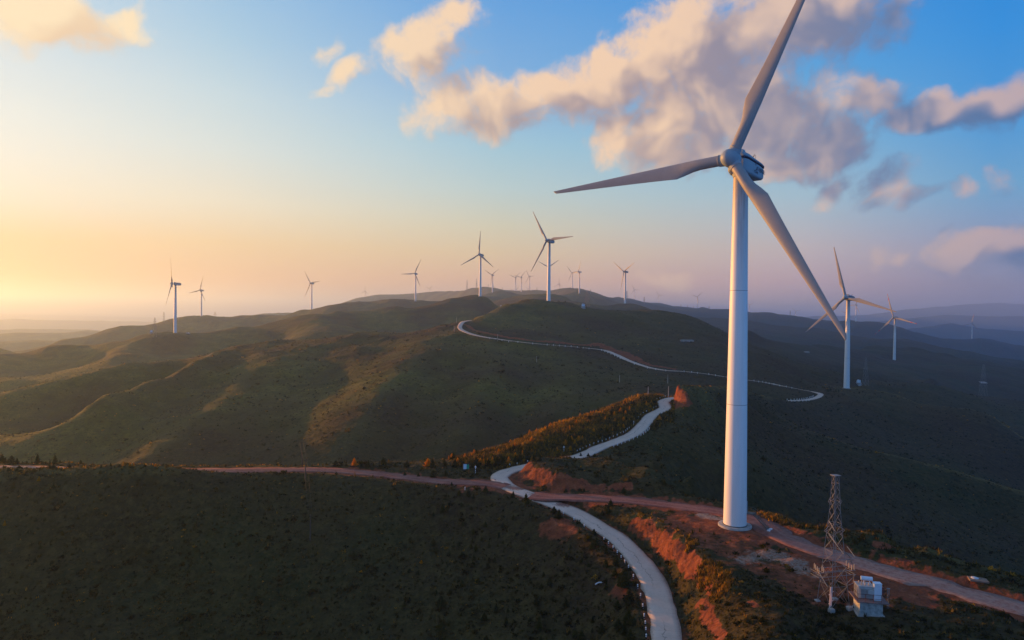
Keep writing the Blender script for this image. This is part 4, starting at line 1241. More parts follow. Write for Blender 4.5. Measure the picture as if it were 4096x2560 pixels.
def turbine(key, hubpx, D, yaw, phi):
    p = TROOT[key]
    far = D > 1500
    root = empty('wind_turbine', Vector(p), -R(yaw))
    tag(root, TLAB[key], 'wind turbine', 'wind turbines of the hilltop wind farm')
    dz = 0.32
    fo = link('foundation', ME['foundation'], parent=root); fo.location = (0, 0, .30)
    tw = link('tower', ME['tower'], parent=root); tw.location = (0, 0, .30)
    na = link('nacelle', ME['nacelle'], parent=root); na.location = (0, 0, HUB + .3)
    na.rotation_euler = (R(4), 0, 0)
    if not far:
        st = link('stripe', ME['stripe'], parent=na)
        wm = link('weather_mast', ME['weather_mast'], parent=na)
    Mh = Matrix.Translation((0, OVER * 1.0, HUB + .3 + OVER * math.sin(R(4)))) @ Matrix.Rotation(R(4), 4, 'X') @ Matrix.Rotation(-R(phi), 4, 'Y')
    hb = link('hub', ME['hub'], parent=root); hb.matrix_local = Mh
    for k in range(3):
        bl = link('blade', ME['blade_banded' if key in ('TR11', 'TR13') else 'blade'], parent=root)
        bl.matrix_local = Mh @ Matrix.Rotation(-R(120 * k), 4, 'Y') @ Matrix.Rotation(R(-4), 4, 'X') @ Matrix.Translation((0, 0, 1.95)) @ Matrix.Scale(35.6 / 37.0, 4, (0, 0, 1))
    return root, na


def text_mesh(body, size, depth):
    cu = bpy.data.curves.new('lettering', 'FONT')
    cu.body = body; cu.size = size; cu.extrude = depth; cu.align_x = 'CENTER'; cu.align_y = 'CENTER'
    o = bpy.data.objects.new('lettering', cu)
    C.objects.link(o)
    dg = bpy.context.evaluated_depsgraph_get()
    me = bpy.data.meshes.new_from_object(o.evaluated_get(dg))
    bpy.data.objects.remove(o)
    return me


for args in TURB:
    root, nac = turbine(*args)
    if args[0] == 'main':
        # emblem, letters and characters on both nacelle sides
        for sx in (-1, 1):
            strokes = []
            for a0, a1, cx, cz, fl in ((70, 215, .12, .28, 1), (-110, 35, -.12, -.28, 1)):
                g = MB(); strokes.append(g); pts_o, pts_i = [], []
                for k in range(13):
                    t_ = k / 12; a = R(a0 + (a1 - a0) * t_)
                    w = .07 + .20 * math.sin(PI * min(1, t_ * 1.0))
                    pts_o.append((cx + (.42 + w / 2) * math.cos(a), cz + (.42 + w / 2) * math.sin(a)))
                    pts_i.append((cx + (.42 - w / 2) * math.cos(a), cz + (.42 - w / 2) * math.sin(a)))
                for k in range(12):
                    q = [pts_o[k], pts_o[k + 1], pts_i[k + 1], pts_i[k]]
                    # local: x along nacelle, y up
                    g.add([(x_, y_, .012) for x_, y_ in q] + [(x_, y_, 0) for x_, y_ in q], [(0, 1, 2, 3), (7, 6, 5, 4), (0, 4, 5, 1), (2, 6, 7, 3), (1, 5, 6, 2), (0, 3, 7, 4)])
            rot = Matrix.Rotation(R(90), 4, 'X')
            side = Matrix.Rotation(R(90 * sx), 4, 'Z') @ rot
            for g in strokes:
                em = g.build('emblem_stroke', M_NAVY, nac)
                em.matrix_local = Matrix.Translation((sx * 1.79, -2.55, .02)) @ side
            for body, size, yy, zz in (('CCWE', .62, -2.55, -1.05), ('\u534e\u521b\u98ce\u80fd', .92, -4.75, -.35)):
                tx = link('lettering', text_mesh(body, size, .008), M_NAVY, nac)
                tx.matrix_local = Matrix.Translation((sx * (1.785 if yy > -4 else 1.745), yy, zz)) @ side
        # door and its stair on the tower's right side
        Mi = Matrix.Rotation(R(args[3]), 4, 'Z')          # world directions inside the yawed root
        ang = R(12)
        dn = Vector((math.cos(ang), -math.sin(ang) * .4, 0)).normalized()
        dt = Vector((-dn.y, dn.x, 0))
        dr = MB()
        c0 = dn * 2.02
        dr.box((c0.x, c0.y, 3.6), (.10, .85, 2.1), math.atan2(dn.y, dn.x))
        o = dr.build('door', M_NAC, root); o.matrix_local = Mi
        for yy, zz in ((-.75, 5.2), (-.75, 6.9)):
            vt = MB(); q = dn * 2.0 + dt * yy
            vt.box((q.x, q.y, zz), (.12, .35, .35), math.atan2(dn.y, dn.x))
            o = vt.build('vent', M_DARK, root); o.matrix_local = Mi
        stp = MB()
        e0 = dn * 2.0; out = (dn * .85 - Vector((0, 1, 0)) * .62).normalized(); sd = Vector((-out.y, out.x, 0))
        pl = e0 + dn * .7
        stp.box((pl.x, pl.y, 2.42), (1.5, 1.3, .08), math.atan2(out.y, out.x))
        n_ = 11
        for k in range(n_):
            q = pl + out * (.75 + .24 * k)
            stp.box((q.x, q.y, 2.30 - .20 * k), (.22, .95, .05), math.atan2(out.y, out.x))
        for s_ in (-.5, .5):
            a = pl + out * .7 + sd * s_; bq = pl + out * (.75 + .24 * n_) + sd * s_
            stp.bar((a.x, a.y, 2.35), (bq.x, bq.y, .12), .10)
            stp.bar((a.x, a.y, 3.30), (bq.x, bq.y, 1.05), .05)
            for f in (0, .33, .66, 1):
                c = a.lerp(bq, f); z0 = 2.35 + (.12 - 2.35) * f
                stp.bar((c.x, c.y, z0), (c.x, c.y, z0 + .95), .045)
            r_ = pl - out * .6 + sd * s_ * 1.2
            stp.bar((r_.x, r_.y, 2.4), (r_.x, r_.y, 3.35), .05); stp.bar((r_.x, r_.y, 3.32), (a.x, a.y, 3.30), .05)
        o = stp.build('stair', plain('green_grey_steel', (0.07, 0.085, 0.075), .6), root); o.matrix_local = Mi
        ft = MB()
        for s_ in (-.5, .5):
            bq = pl + out * (.85 + .24 * n_) + sd * s_
            ft.box((bq.x, bq.y, .05), (.5, .45, .35), math.atan2(out.y, out.x))
        o = ft.build('stair_footing', M_WHITE, root); o.matrix_local = Mi


# ------------------------------------------------------------------ lattice towers
def lattice(h, wb, wt_, lv, m, t=.09, waist=None, brace=True):
    b = MB()
    def half(z):
        f = z / h
        if waist:
            zw, ww = waist
            return (wb + (ww - wb) * z / zw if z < zw else ww + (wt_ - ww) * (z - zw) / (h - zw)) / 2
        return (wb + (wt_ - wb) * f) / 2
    zs = [0.0]
    r = 1.0
    steps = [1.0 * (.90 ** k) for k in range(lv)]
    tot = sum(steps)
    for s_ in steps: zs.append(zs[-1] + s_ / tot * h)
    cor = lambda z: [Vector((sx * half(z), sy * half(z), z)) for sx, sy in ((-1, -1), (1, -1), (1, 1), (-1, 1))]
    for i in range(lv):
        a, c = cor(zs[i]), cor(zs[i + 1])
        for k in range(4):
            b.bar(a[k], c[k], t * 1.35)
            k2 = (k + 1) % 4
            if brace:
                b.bar(a[k], c[k2], t * .6); b.bar(a[k2], c[k], t * .6)
            if i % 2 == 1: b.bar(a[k], a[k2], t * .7)
    c = cor(h)
    for k in range(4): b.bar(c[k], c[(k + 1) % 4], t)
    return b, half


def simple_pylon(key_px_top, key_px_base, D, label, cat='pylon', arms=True, width=.16, grp='steel lattice masts along the ridges', red=False):
    xb, yb = key_px_base
    base = W(xb, yb, D); top = W(*key_px_top, D)
    h = top[2] - base[2]
    gz = float(ground(base[0], base[1]))
    z0 = min(gz, base[2] + 1.0)
    hh = top[2] - z0
    root = empty('lattice_pylon' if arms else 'telecom_mast', (base[0], base[1], z0 - .3), R(25))
    tag(root, label, cat, grp)
    tt = max(.10, D * .00013)
    b, half = lattice(hh + .3, hh * width, hh * width * .14, 7, None, tt)
    b.build('lattice_frame', M_GALV, root)
    if arms:
        for f, w in ((.62, .26), (.80, .14), (.92, .10)):
            a = MB(); z = hh * f
            a.bar((-hh * w * .5, 0, z), (hh * w * .5, 0, z), tt * 1.3)
            for sx in (-1, 1):
                a.bar((sx * hh * w * .5, 0, z), (sx * half(z) * .8, 0, z + hh * .045), tt)
                a.bar((sx * hh * w * .48, 0, z), (sx * hh * w * .48, 0, z - hh * .03), tt)
            a.build('crossarm', M_GALV, root)
    else:
        a = MB()
        for z in (hh * .97, hh * .86):
            a.tube((0, 0, z - hh * .015), (0, 0, z + hh * .015), hh * .022, hh * .022, 8)
        a.build('platform', M_GALV, root)
    return root


def src(fn, x, y): return fn(x, y)


cg = lambda x, y: (500 + x / 3.78, 950 + y / 3.78)
simple_pylon(cg(455, 1210), cg(450, 1462), 880, 'grey lattice pylon on the left ridge beside the edge on turbine')
simple_pylon(cg(588, 1125), cg(588, 1278), 1690, 'slim lattice pylon on the ridge line left of the edge on turbine\'s tower')
simple_pylon(cg(1362, 1125), cg(1362, 1196), 2000, 'small lattice pylon peeping over the ridge right of the small left turbine')
simple_pylon(cd(1018, 980), cd(1012, 1440), 800, 'reddish lattice pylon in the dip right of the domed hill', width=.19)
simple_pylon(cd(1100, 950), cd(1100, 1100), 2350, 'lattice pylon on the skyline just right of the reddish pylon in the dip')
simple_pylon(cd(1978, 985), cd(1978, 1190), 2600, 'slim lattice pylon just right of the brown knoll turbine\'s tower')
simple_pylon(cd(2398, 1130), cd(2398, 1290), 3000, 'lattice pylon on the blue slope between the brown knoll and the pointed hilltop')
simple_pylon(ce(1050, 710), ce(1050, 803), 3800, 'tiny lattice pylon on the blue saddle right of the pointed hilltop')
simple_pylon(ce(1210, 730), ce(1210, 790), 3800, 'tiny lattice pylon on the small bump left of the last V-bladed turbine')
simple_pylon(ce(1350, 755), ce(1350, 815), 3800, 'tiny lattice pylon close to the left of the last V-bladed turbine')
simple_pylon(ce(1730, 757), ce(1730, 830), 3900, 'tiny lattice pylon on the round far hump just left of the big tower')
simple_pylon(c3(907, 553), c3(907, 592), 2850, 'tiny lattice pylon on the blue ridge right of the big tower')
simple_pylon(cc(1265, 905), cc(1265, 985), 3250, 'tiny lattice pylon on the skyline left of the close turbine pair')
simple_pylon(cc(2103, 900), cc(2103, 972), 3050, 'tiny lattice pylon on the skyline left of the domed hill\'s tower')
simple_pylon(cb(466, 765), cb(466, 880), 4400, 'tiny lattice mast beside the level bladed turbine\'s foot')
simple_pylon(cb(1620, 410), cb(1620, 660), 3480, 'tall telecom mast on the wooded skyline, left of a pair', 'mast', False, .11, 'telecom masts on the skyline')
simple_pylon(cb(1850, 385), cb(1850, 632), 3420, 'tall telecom mast on the wooded skyline, right of a pair', 'mast', False, .11, 'telecom masts on the skyline')
simple_pylon(cb(2133, 525), cb(2133, 645), 3300, 'stubby telecom mast between the dark peak\'s turbine and its V-bladed neighbour', 'mast', False, .10, 'telecom masts on the skyline')
simple_pylon((3461.3, 1429), (3461.3, 1548), 500, 'green grey lattice pylon beside the hairpin hilltop turbine')
simple_pylon(cf(1120, 1035), cf(1120, 1250), 780, 'faint lattice pylon above the pale slab on the dark right slope')

# --- the near pylon with its switchgear
pb = W(*v_(1968, 1437), 93.5)
pz = float(ground(pb[0], pb[1]))
PY = empty('lattice_pylon', (pb[0], pb[1], pz), R(14))
tag(PY, 'grey lattice pylon with switchgear and cable tubes, close by the transformer platform', 'pylon', 'steel lattice masts along the ridges')
PH = 18.0
b, half = lattice(PH - .35, 2.85, 0.62, 10, None, .050, waist=(12.5, 1.0))
o = b.build('lattice_frame', M_GALV, PY); o.location = (0, 0, .35)
for sx, sy in ((-1, -1), (1, -1), (1, 1), (-1, 1)):
    f_ = MB(); f_.loft([[(sx * 1.43 + q * w_, sy * 1.43 + r_ * w_, z_) for q, r_ in ((-1, -1), (1, -1), (1, 1), (-1, 1))] for w_, z_ in ((.36, -.6), (.32, .30), (.24, .38))], smooth=False)
    f_.build('footing', M_CONC, PY)
f_ = MB(); f_.box((0, 0, PH + .03), (1.1, .9, .06)); f_.build('cap_plate', M_GALV, PY)
M_INS = plain('pale_insulator', (0.52, 0.40, 0.26), .4)
for z, w in ((14.4, .95), (10.4, 1.45)):
    a = MB()
    for sx in (-1, 1):
        for sy in (-.35, .35):
            a.bar((sx * half(z) * .9, sy, z + .6), (sx * (half(z) + w * .62), sy * .3, z), .055)
            a.bar((sx * half(z) * .9, sy, z - .55), (sx * (half(z) + w * .62), sy * .3, z), .055)
    a.build('crossarm', M_GALV, PY)
for p, q in (((-1.4, -.6, 10.1), (.15, -1.7, 7.7)), ((1.0, -1.2, 8.6), (2.1, -1.5, 7.1)), ((-1.35, -.5, 12.0), (-.7, -1.0, 10.6)), ((-1.3, -.4, 10.3), (-.6, -1.1, 9.0))):
    a = MB(); p_, q_ = Vector(p), Vector(q)
    a.tube(p_, q_, .035, .035, 6)
    for k in range(9):
        c = p_.lerp(q_, .12 + .76 * k / 8); d_ = (q_ - p_).normalized() * .03
        a.tube(c - d_, c + d_, .065, .065, 8)
    a.build('insulator_string', M_INS, PY)
sw = MB()
for z in (4.4, 5.0, 6.6):
    sw.bar((-3.1 if z < 6 else -1.9, -.8, z), (2.9 if z < 6 else 2.6, -.8, z), .055); sw.bar((-2.6 if z < 6 else -1.9, .9, z), (2.9 if z < 6 else 2.6, .9, z), .055)
for sx in (-3.0, -2.3, 2.2, 2.8):
    sw.bar((sx, -.8, 4.4), (sx, .9, 4.4), .05); sw.bar((sx, -.8, 5.0), (sx, .9, 5.0), .05)
sw.bar((2.9, -.8, 4.4), (1.3, -.9, 3.2), .07); sw.bar((-3.0, -.8, 4.4), (-1.4, -1.3, 3.0), .07); sw.bar((2.5, -.8, 3.2), (1.4, -1.2, 3.2), .07); sw.bar((2.5, -.8, 3.2), (2.6, -.8, 4.4), .07)
sw.build('switch_frame', M_GALV, PY)
ip = MB()
for x_, y_ in [(-3.0, -.8), (-2.8, -.2), (-2.6, .4), (-2.4, .9), (-2.2, -.7), (-1.95, -.1), (2.2, -.8), (2.45, 0), (2.7, .8), (2.85, -.5)]:
    ip.tube((x_, y_, 5.0), (x_, y_, 5.75), .055, .04, 7)
    for k in range(4): ip.tube((x_, y_, 5.1 + .16 * k), (x_, y_, 5.16 + .16 * k), .075, .06, 8)
ip.build('insulator_posts', M_INS, PY)
cl = MB()
for pts in ([(-1.3, -.8, 6.6), (-1.9, -.9, 6.9), (-2.4, -.8, 6.5), (-2.5, -.6, 5.8)], [(1.6, -.6, 6.5), (2.1, -.7, 6.4), (2.3, -.7, 5.9), (2.7, -.6, 5.75)], [(1.5, .4, 7.3), (2.2, .4, 7.0), (2.9, .2, 6.2), (2.75, .1, 5.75)], [(-2.9, -.8, 4.4), (-2.2, -1.1, 3.9), (-1.9, -1.5, 3.3), (-1.75, -1.75, 2.7)], [(2.5, -.8, 4.4), (2.2, -.9, 4.0), (1.7, -1.0, 4.1)]):
    sp_ = smooth_line([np.array(q) for q in pts], .15)
    cl.path([Vector(q) for q in sp_], .04)
cl.build('cable_loops', M_DARK, PY)
cf_ = MB(); cf_.bar((-3.35, -1.3, 5.3), (-2.5, -1.45, 3.9), .085); cf_.bar((-2.5, -1.45, 3.9), (-2.2, -1.5, 3.4), .07)
cf_.build('fuse_holder', M_INS, PY)
ct = MB()
for k in range(3):
    ct.tube((-1.80 - .15 * k, -1.85, .9 - .1 * k), (-1.62 - .13 * k, -1.72, 3.4), .055, .055, 10)
for z in (1.2, 2.4):
    ct.bar((-2.2, -1.8, z), (-1.3, -1.6, z + .35), .07)
ct.build('cable_tubes', plain('pale_pink_pipe', (0.62, 0.50, 0.46), .5), PY)

# --- transformer on its platform
tb = W(*v_(2050, 1449), 91.6)
tz = float(ground(tb[0], tb[1])) - .1
TP = empty('transformer_platform', (tb[0], tb[1], tz), R(-9))
tag(TP, 'concrete block with railed deck carrying a pale blue white transformer, right of the near pylon', 'transformer')
M_BLOCKC = plain('stained_concrete', (0.36, 0.35, 0.33), .9, var=.38, scale=2.2)
g = MB(); g.box((0, 0, .75), (2.9, 2.4, 2.1)); g.build('block', M_BLOCKC, TP)
g = MB(); g.loft([[(sx * (1.75 - .1 * k), sy * (1.5 - .1 * k), -.1 + .25 * k) for sx, sy in ((-1, -1), (1, -1), (1, 1), (-1, 1))] for k in (0, 1)], smooth=False); g.build('plinth', M_CONC, TP)
g = MB(); g.box((.12, .15, 1.87), (4.0, 3.6, .13)); g.build('deck', plain('deck_boards', (0.19, 0.13, 0.12), .8, var=.3, scale=3), TP)
g = MB()
def rail(p, q, n):
    p, q = Vector(p), Vector(q)
    for z in (.5, 1.05): g.bar(p + Vector((0, 0, z)), q + Vector((0, 0, z)), .045)
    for k in range(n + 1):
        c = p.lerp(q, k / n); g.bar(c, c + Vector((0, 0, 1.05)), .05)
rail((-1.82, -1.6, 1.93), (2.05, -1.6, 1.93), 4); rail((2.05, -1.6, 1.93), (2.05, 1.88, 1.93), 4); rail((-1.82, -1.6, 1.93), (-1.82, 1.88, 1.93), 3); rail((-1.82, 1.88, 1.93), (2.05, 1.88, 1.93), 4)
g.build('railing', plain('rusty_railing', (0.10, 0.035, 0.025), .8, var=.4), TP)
M_TRANS = plain('transformer_paint', (0.62, 0.70, 0.78), .45, var=.10, scale=1.2)
g = MB(); g.box((-.45, .25, 2.80), (1.9, 1.5, 1.55))
for k in range(9): g.box((-1.45, -.35 + .15 * k, 2.75), (.16, .05, 1.35))
for k in range(10): g.box((-1.2 + .17 * k, -.56, 2.70), (.05, .16, 1.2))
g.box((-.45, .25, 3.62), (2.1, 1.7, .08)); g.box((.15, -.62, 2.95), (.8, .25, .55))
g.build('tank', plain('grey_tank_paint', (0.40, 0.41, 0.40), .5, var=.15), TP)
g = MB(); g.box((.98, -.35, 3.03), (.92, .8, 2.2)); g.box((.98, -.35, 4.15), (.98, .86, .06)); g.box((.98, -.76, 3.0), (.03, .03, .9)); g.build('cabinet', M_TRANS, TP)
g = MB(); g.tube((-.85, .35, 4.45), (.55, .15, 4.45), .27, .27, 18); g.tube((-.5, .3, 3.65), (-.5, .3, 4.25), .05); g.tube((.2, .2, 3.65), (.2, .2, 4.25), .05); g.build('conservator', M_TRANS, TP)
g = MB()
for x_, y_ in ((-1.0, .7), (-.6, .72), (-.2, .74), (-.9, -.1), (-.45, -.12), (0.0, -.1)):
    g.tube((x_, y_, 3.6), (x_, y_, 4.0), .05, .035, 7)
    for k in range(3): g.tube((x_, y_, 3.68 + .1 * k), (x_, y_, 3.72 + .1 * k), .09, .07, 8)
g.build('bushing', M_INS, TP)
g = MB()
for pts in ([(-1.0, .7, 4.0), (-1.5, .5, 4.25), (-2.0, .3, 4.1), (-2.5, .2, 3.7)], [(-.6, .72, 4.0), (-1.2, .8, 4.4), (-1.9, .6, 4.35), (-2.6, .5, 3.9)]):
    g.path([Vector(q) for q in smooth_line([np.array(q) for q in pts], .15)], .035)
g.build('cable', M_DARK, TP)
g = MB(); g.bar((2.75, .9, -.3), (2.75, .9, 3.0), .09); g.bar((2.95, .9, -.3), (2.95, .9, 3.0), .09); g.box((2.85, .9, 3.02), (.4, .2, .1))
for k in range(7): g.bar((2.75, .9, .3 + .4 * k), (2.95, .9, .3 + .4 * k), .05)
cab = g.build('ladder', M_GALV, TP)
g = MB(); g.box((2.1, .95, 2.75), (.35, .5, .9)); g.build('meter_box', plain('red_brown_box', (0.16, 0.05, 0.035), .7), TP)

# --- small transformer huts far off
def far_hut(pos, D, label, w=4.0):
    p = hit(*pos)
    if p is None or p[1] > D * 1.35 or p[1] < D * .65: p = W(*pos, D)
    z = float(ground(p[0], p[1]))
    r_ = empty('transformer_hut', (p[0], p[1], z), R(20))
    tag(r_, label, 'transformer', 'transformer huts beside turbines')
    g = MB(); g.box((0, 0, .6), (w * .8, w * .7, 2.4)); g.build('block', M_BLOCKC, r_)
    g = MB(); g.box((0, 0, 1.88), (w, w * .85, .15)); g.build('deck', M_CONC, r_)
    g = MB(); g.box((-w * .12, 0, 2.8), (w * .45, w * .4, 1.7)); g.box((w * .25, -.2, 3.0), (w * .2, w * .25, 2.1)); g.tube((-w * .3, 0, 4.1), (w * .1, 0, 4.1), .3, .3, 10); g.build('tank', M_TRANS, r_)


far_hut((3434, 1541), 500, 'white transformer hut beside the hairpin hilltop turbine')
far_hut(cc(1240, 1318), 1085, 'pale transformer hut in the dip right of the dark peak')
far_hut(cd(925, 1412), 800, 'pale transformer hut at the foot of the reddish pylon in the dip')
far_hut(cg(400, 1452), 880, 'pale transformer hut at the foot of the left ridge pylon')


# ------------------------------------------------------------------ signs, marker posts, utility poles, bits and pieces
M_POST = plain('dark_post', (0.03, 0.022, 0.018), .7)
p = hit(*v_(1101, 1121.5)); D_ = p[1]; k_ = D_ / F
SG = empty('sign_board', (p[0], p[1], p[2] - .05), R(16))
tag(SG, 'notice board half pale blue and half green on dark posts beside the junction', 'sign')
g = MB(); g.box((-.72, 0, 1.2), (.10, .10, 2.7)); g.box((.72, 0, 1.2), (.10, .10, 2.7)); g.build('post', M_POST, SG)
g = MB(); g.box((0, -.02, 2.02), (1.62, .10, 1.42)); g.build('frame', M_POST, SG)
g = MB(); g.box((-.30, -.09, 2.02), (.76, .03, 1.20)); g.build('pale_panel', plain('pale_blue_panel', (0.52, 0.66, 0.72), .5, var=.05), SG)
g = MB(); g.box((.385, -.09, 1.97), (.60, .03, 1.10)); g.build('green_panel', plain('green_panel', (0.01, 0.30, 0.16), .5, var=.05), SG)


def marker(pos, h, label, arrow, lim=170):
    p = hit(*pos)
    yy = pos[1]
    while p is None or p[1] > lim:
        yy += 2; p = hit(pos[0], yy)
    r_ = empty('marker_post', (p[0], p[1], p[2] - .05), R(10))
    tag(r_, label, 'marker post', 'white marker posts beside the lane')
    g = MB(); g.tube((0, 0, 0), (0, 0, h), .085, .085, 10); g.build('post', M_WHITE, r_)
    g = MB()
    for k in range(3): g.tube((0, 0, h * (.15 + .24 * k)), (0, 0, h * (.25 + .24 * k)), .09, .09, 10)
    g.build('band', M_DARK, r_)
    if arrow:
        g = MB()
        vs = [(-.28, -.03, h - .05), (.28, -.03, h - .05), (0, -.03, h + .42)]
        g.add(vs + [(x_, .03, z_) for x_, _, z_ in vs], [(0, 1, 2), (5, 4, 3), (0, 3, 4, 1), (1, 4, 5, 2), (2, 5, 3, 0)])
        g.build('arrow_plate', M_WHITE, r_)


marker(v_(1123.2, 1120.5), 1.75, 'white banded post with arrow head right of the notice board', True)
marker(v_(1332, 1067), 1.25, 'white arrow post among golden trees left of the upper lane', True, 215)
marker(v_(1497, 1005), 1.4, 'white post on the valley side halfway up the upper lane', False, 240)
marker((1860, 1961), .75, 'short white post on the grass edge below the notice board', False)

M_POLE = plain('weathered_pole', (0.075, 0.06, 0.048), .85, var=.25)
M_POLEC = plain('concrete_pole', (0.42, 0.40, 0.38), .8, var=.15)


def pole(pos, hpx, label, m, D=None, lim=230, lean=0.0, grp='utility poles carrying thin wires'):
    if D is None:
        p = hit(*pos); yy = pos[1]
        while p is None or p[1] > lim:
            yy += 2; p = hit(pos[0], yy)
    else:
        p = W(*pos, D); p[2] = float(ground(p[0], p[1]))
    h = hpx / F * p[1] * 1.02
    r_ = empty('utility_pole', (p[0], p[1], p[2] - .2))
    tag(r_, label, 'utility pole', grp)
    g = MB(); g.tube((0, 0, 0), (lean, 0, h + .2), .13, .085, 10); g.build('shaft', m, r_)
    g = MB(); g.bar((lean - .45, 0, h - .15), (lean + .45, 0, h - .15), .07)
    for s_ in (-.4, .4): g.tube((lean + s_, 0, h - .12), (lean + s_, 0, h + .06), .035, .03, 7)
    g.build('crossarm', M_POST, r_)
    return Vector((p[0] + lean, p[1], p[2] + h - .05))


ch = lambda x, y: (x / 1.7286, 1700 + y / 1.7286)
tips = [pole(ch(2091, 278), 100, 'leaning dark utility pole behind the red dirt track', M_POLE, lean=-.35, lim=175),
        pole(ch(2110, 372), 78, 'dark utility pole on the slope edge just below the red dirt track', M_POLE),
        pole(ch(2145, 800), 104, 'lowest dark utility pole standing on the shaded foreground slope', M_POLE)]
wz = MB()
for a, bq in zip(tips[:-1], tips[1:]):
    for s_ in (-.4, .4):
        pts = []
        for k in range(13):
            t_ = k / 12; q = a.lerp(bq, t_); q.z -= .35 * 4 * t_ * (1 - t_); q.x += s_
            pts.append(q)
        wz.path(pts, .013, 5)
tag(wz.build('overhead_wire', M_DARK), 'thin wires sagging between the three dark poles down the foreground slope', 'wire')
ci = lambda x, y: (2200 + x / 3.78, 1500 + y / 3.78)
pole(ci(1052, 112), 29, 'pale thin pole on the dark slope left of the red cut, farthest left', M_POLEC, lim=520, grp='pale thin poles near the upper bend')
pole(ci(1483, 302), 35, 'pale thin pole at the top end of the golden hillside', M_POLEC, D=252, grp='pale thin poles near the upper bend')
pole(ci(1790, 318), 45, 'pale thin pole on the outer edge of the upper bend beside the red cut', M_POLEC, D=258, grp='pale thin poles near the upper bend')
pole(ci(1780, 130), 35, 'pale thin pole just behind the pole on the upper bend', M_POLEC, lim=560, grp='pale thin poles near the upper bend')
pole(c2(1422, 922), 24, 'lone pale thin pole on the middle hill\'s face', M_POLEC, lim=560, grp='pale thin poles on the middle hill')
pole(c2(884, 652), 22, 'pale thin pole behind the far road bend', M_POLEC, D=572, grp='pale thin poles on the middle hill')
pole(c2(868, 717), 22, 'pale thin pole in front of the far road bend', M_POLEC, lim=600, grp='pale thin poles on the middle hill')
pole(c2(1160, 782), 28, 'pale thin pole beside the far road below the dome', M_POLEC, lim=600, grp='pale thin poles on the middle hill')

# white car on the left ridge
p = W(*cg(955, 1436), 915); p[2] = float(ground(p[0], p[1]))
CAR = empty('parked_car', tuple(p), R(12))
tag(CAR, 'tiny white car parked on the left ridge right of the edge on turbine', 'car')
g = MB()
prof = [(-2.2, .35), (-2.2, .95), (-1.9, 1.05), (-1.3, 1.6), (.5, 1.65), (1.2, 1.1), (2.1, .95), (2.25, .6), (2.2, .35)]
g.loft([[(x_, y_, z_ * (1 if abs(y_) < .8 else .97)) for x_, z_ in prof] for y_ in (-.88, -.8, .8, .88)], smooth=False)
g.build('body', M_WHITE, CAR)
g = MB()
for y_ in (-.885, .885):
    g.add([(-1.6, y_, 1.08), (.95, y_, 1.08), (.4, y_ * .995, 1.5), (-1.2, y_ * .995, 1.5)], [(0, 1, 2, 3) if y_ < 0 else (3, 2, 1, 0)])
g.build('window', M_DARK, CAR)
for x_ in (-1.35, 1.4):
    for y_ in (-.82, .82):
        g = MB(); g.tube((x_, y_ - .1, .34), (x_, y_ + .1, .34), .34, .34, 16); g.build('wheel', M_DARK, CAR)

# manhole lid on its slab beside the right hand track
p = hit(3899, 2318)
WC = empty('well_cover', tuple(p), R(-20))
tag(WC, 'round white lid on a square concrete slab in the grass at far right', 'well cover')
g = MB(); g.box((.35, -.1, .06), (2.4, 1.9, .22)); g.build('slab', plain('brown_slab', (0.22, 0.15, 0.11), .9, var=.2), WC)
g = MB(); g.loft([circ(.5, .17, 24), circ(.5, .24, 24), circ(.38, .28, 24), circ(.05, .30, 24)]); g.build('lid', plain('grey_white_lid', (0.50, 0.51, 0.53), .6), WC)

# pale slabs and the low ruin on the slopes
def slab(pos, w, d_, label, cat, name, D=None, h=.5, tilt=0, lim=1500):
    p = hit(*pos)
    z = float(ground(p[0], p[1]))
    g = MB(); g.box((0, 0, h * .3), (w, d_, h), 0, tilt); g.box((w * .12, d_ * .52, h * .2), (w * .7, d_ * .2, h * .8), 0, tilt); g.box((-w * .46, 0, h * .55), (w * .06, d_ * 1.02, h * .5), 0, tilt)
    o = g.build(name, M_CONC); o.location = (p[0], p[1], z); o.rotation_euler = (0, 0, R(8))
    tag(o, label, cat)


slab((3932, 1532), 8.5, 5.5, 'pale concrete slab on the dark slope below the faint right pylon', 'slab', 'concrete_slab', tilt=R(14), h=.8)
slab((3227, 1411), 6.5, 3.5, 'small pale roof on the blue hillside right of the big tower', 'roof', 'low_roof', h=1.6, tilt=R(8))
RU = hit(2748, 1366)
ru = empty('stone_ruin', (RU[0], RU[1], RU[2]), R(-4))
tag(ru, 'low pale ruin of broken walls on the dome\'s right flank', 'ruin')
g = MB()
for k in range(7):
    g.box((-4.5 + 1.5 * k, -1.6 + .15 * math.sin(k), .55), (1.35, .5, 1.2 + .3 * math.sin(k * 2.1)))
g.box((-5, .8, .5), (.5, 4.6, 1.2)); g.box((5, .6, .4), (.5, 4.2, 1.0))
g.build('wall', M_CONC, ru)
g = MB(); g.box((0, .6, 1.25), (9.4, 3.2, .18)); g.build('roof', M_CONC, ru)
# litter strip and small stones
p = hit(*(1300 + 1905 / 1.7286, 1700 + 1102 / 1.7286))
g = MB(); g.path([Vector(q) for q in smooth_line([np.array([-.9, -.3, .1]), np.array([-.3, .1, .25]), np.array([.4, .2, .22]), np.array([.9, .25, .15])], .2)], .11)
o = g.build('fallen_pipe', M_WHITE); o.location = tuple(p); tag(o, 'short white pipe lying on the dark slope left of the near lane', 'pipe')

# ------------------------------------------------------------------ bollards along the lane
ORD = 'first second third fourth fifth sixth seventh eighth ninth tenth eleventh twelfth thirteenth fourteenth fifteenth sixteenth seventeenth eighteenth nineteenth'.split()
TENS = {2: 'twent', 3: 'thirt', 4: 'fort', 5: 'fift', 6: 'sixt'}


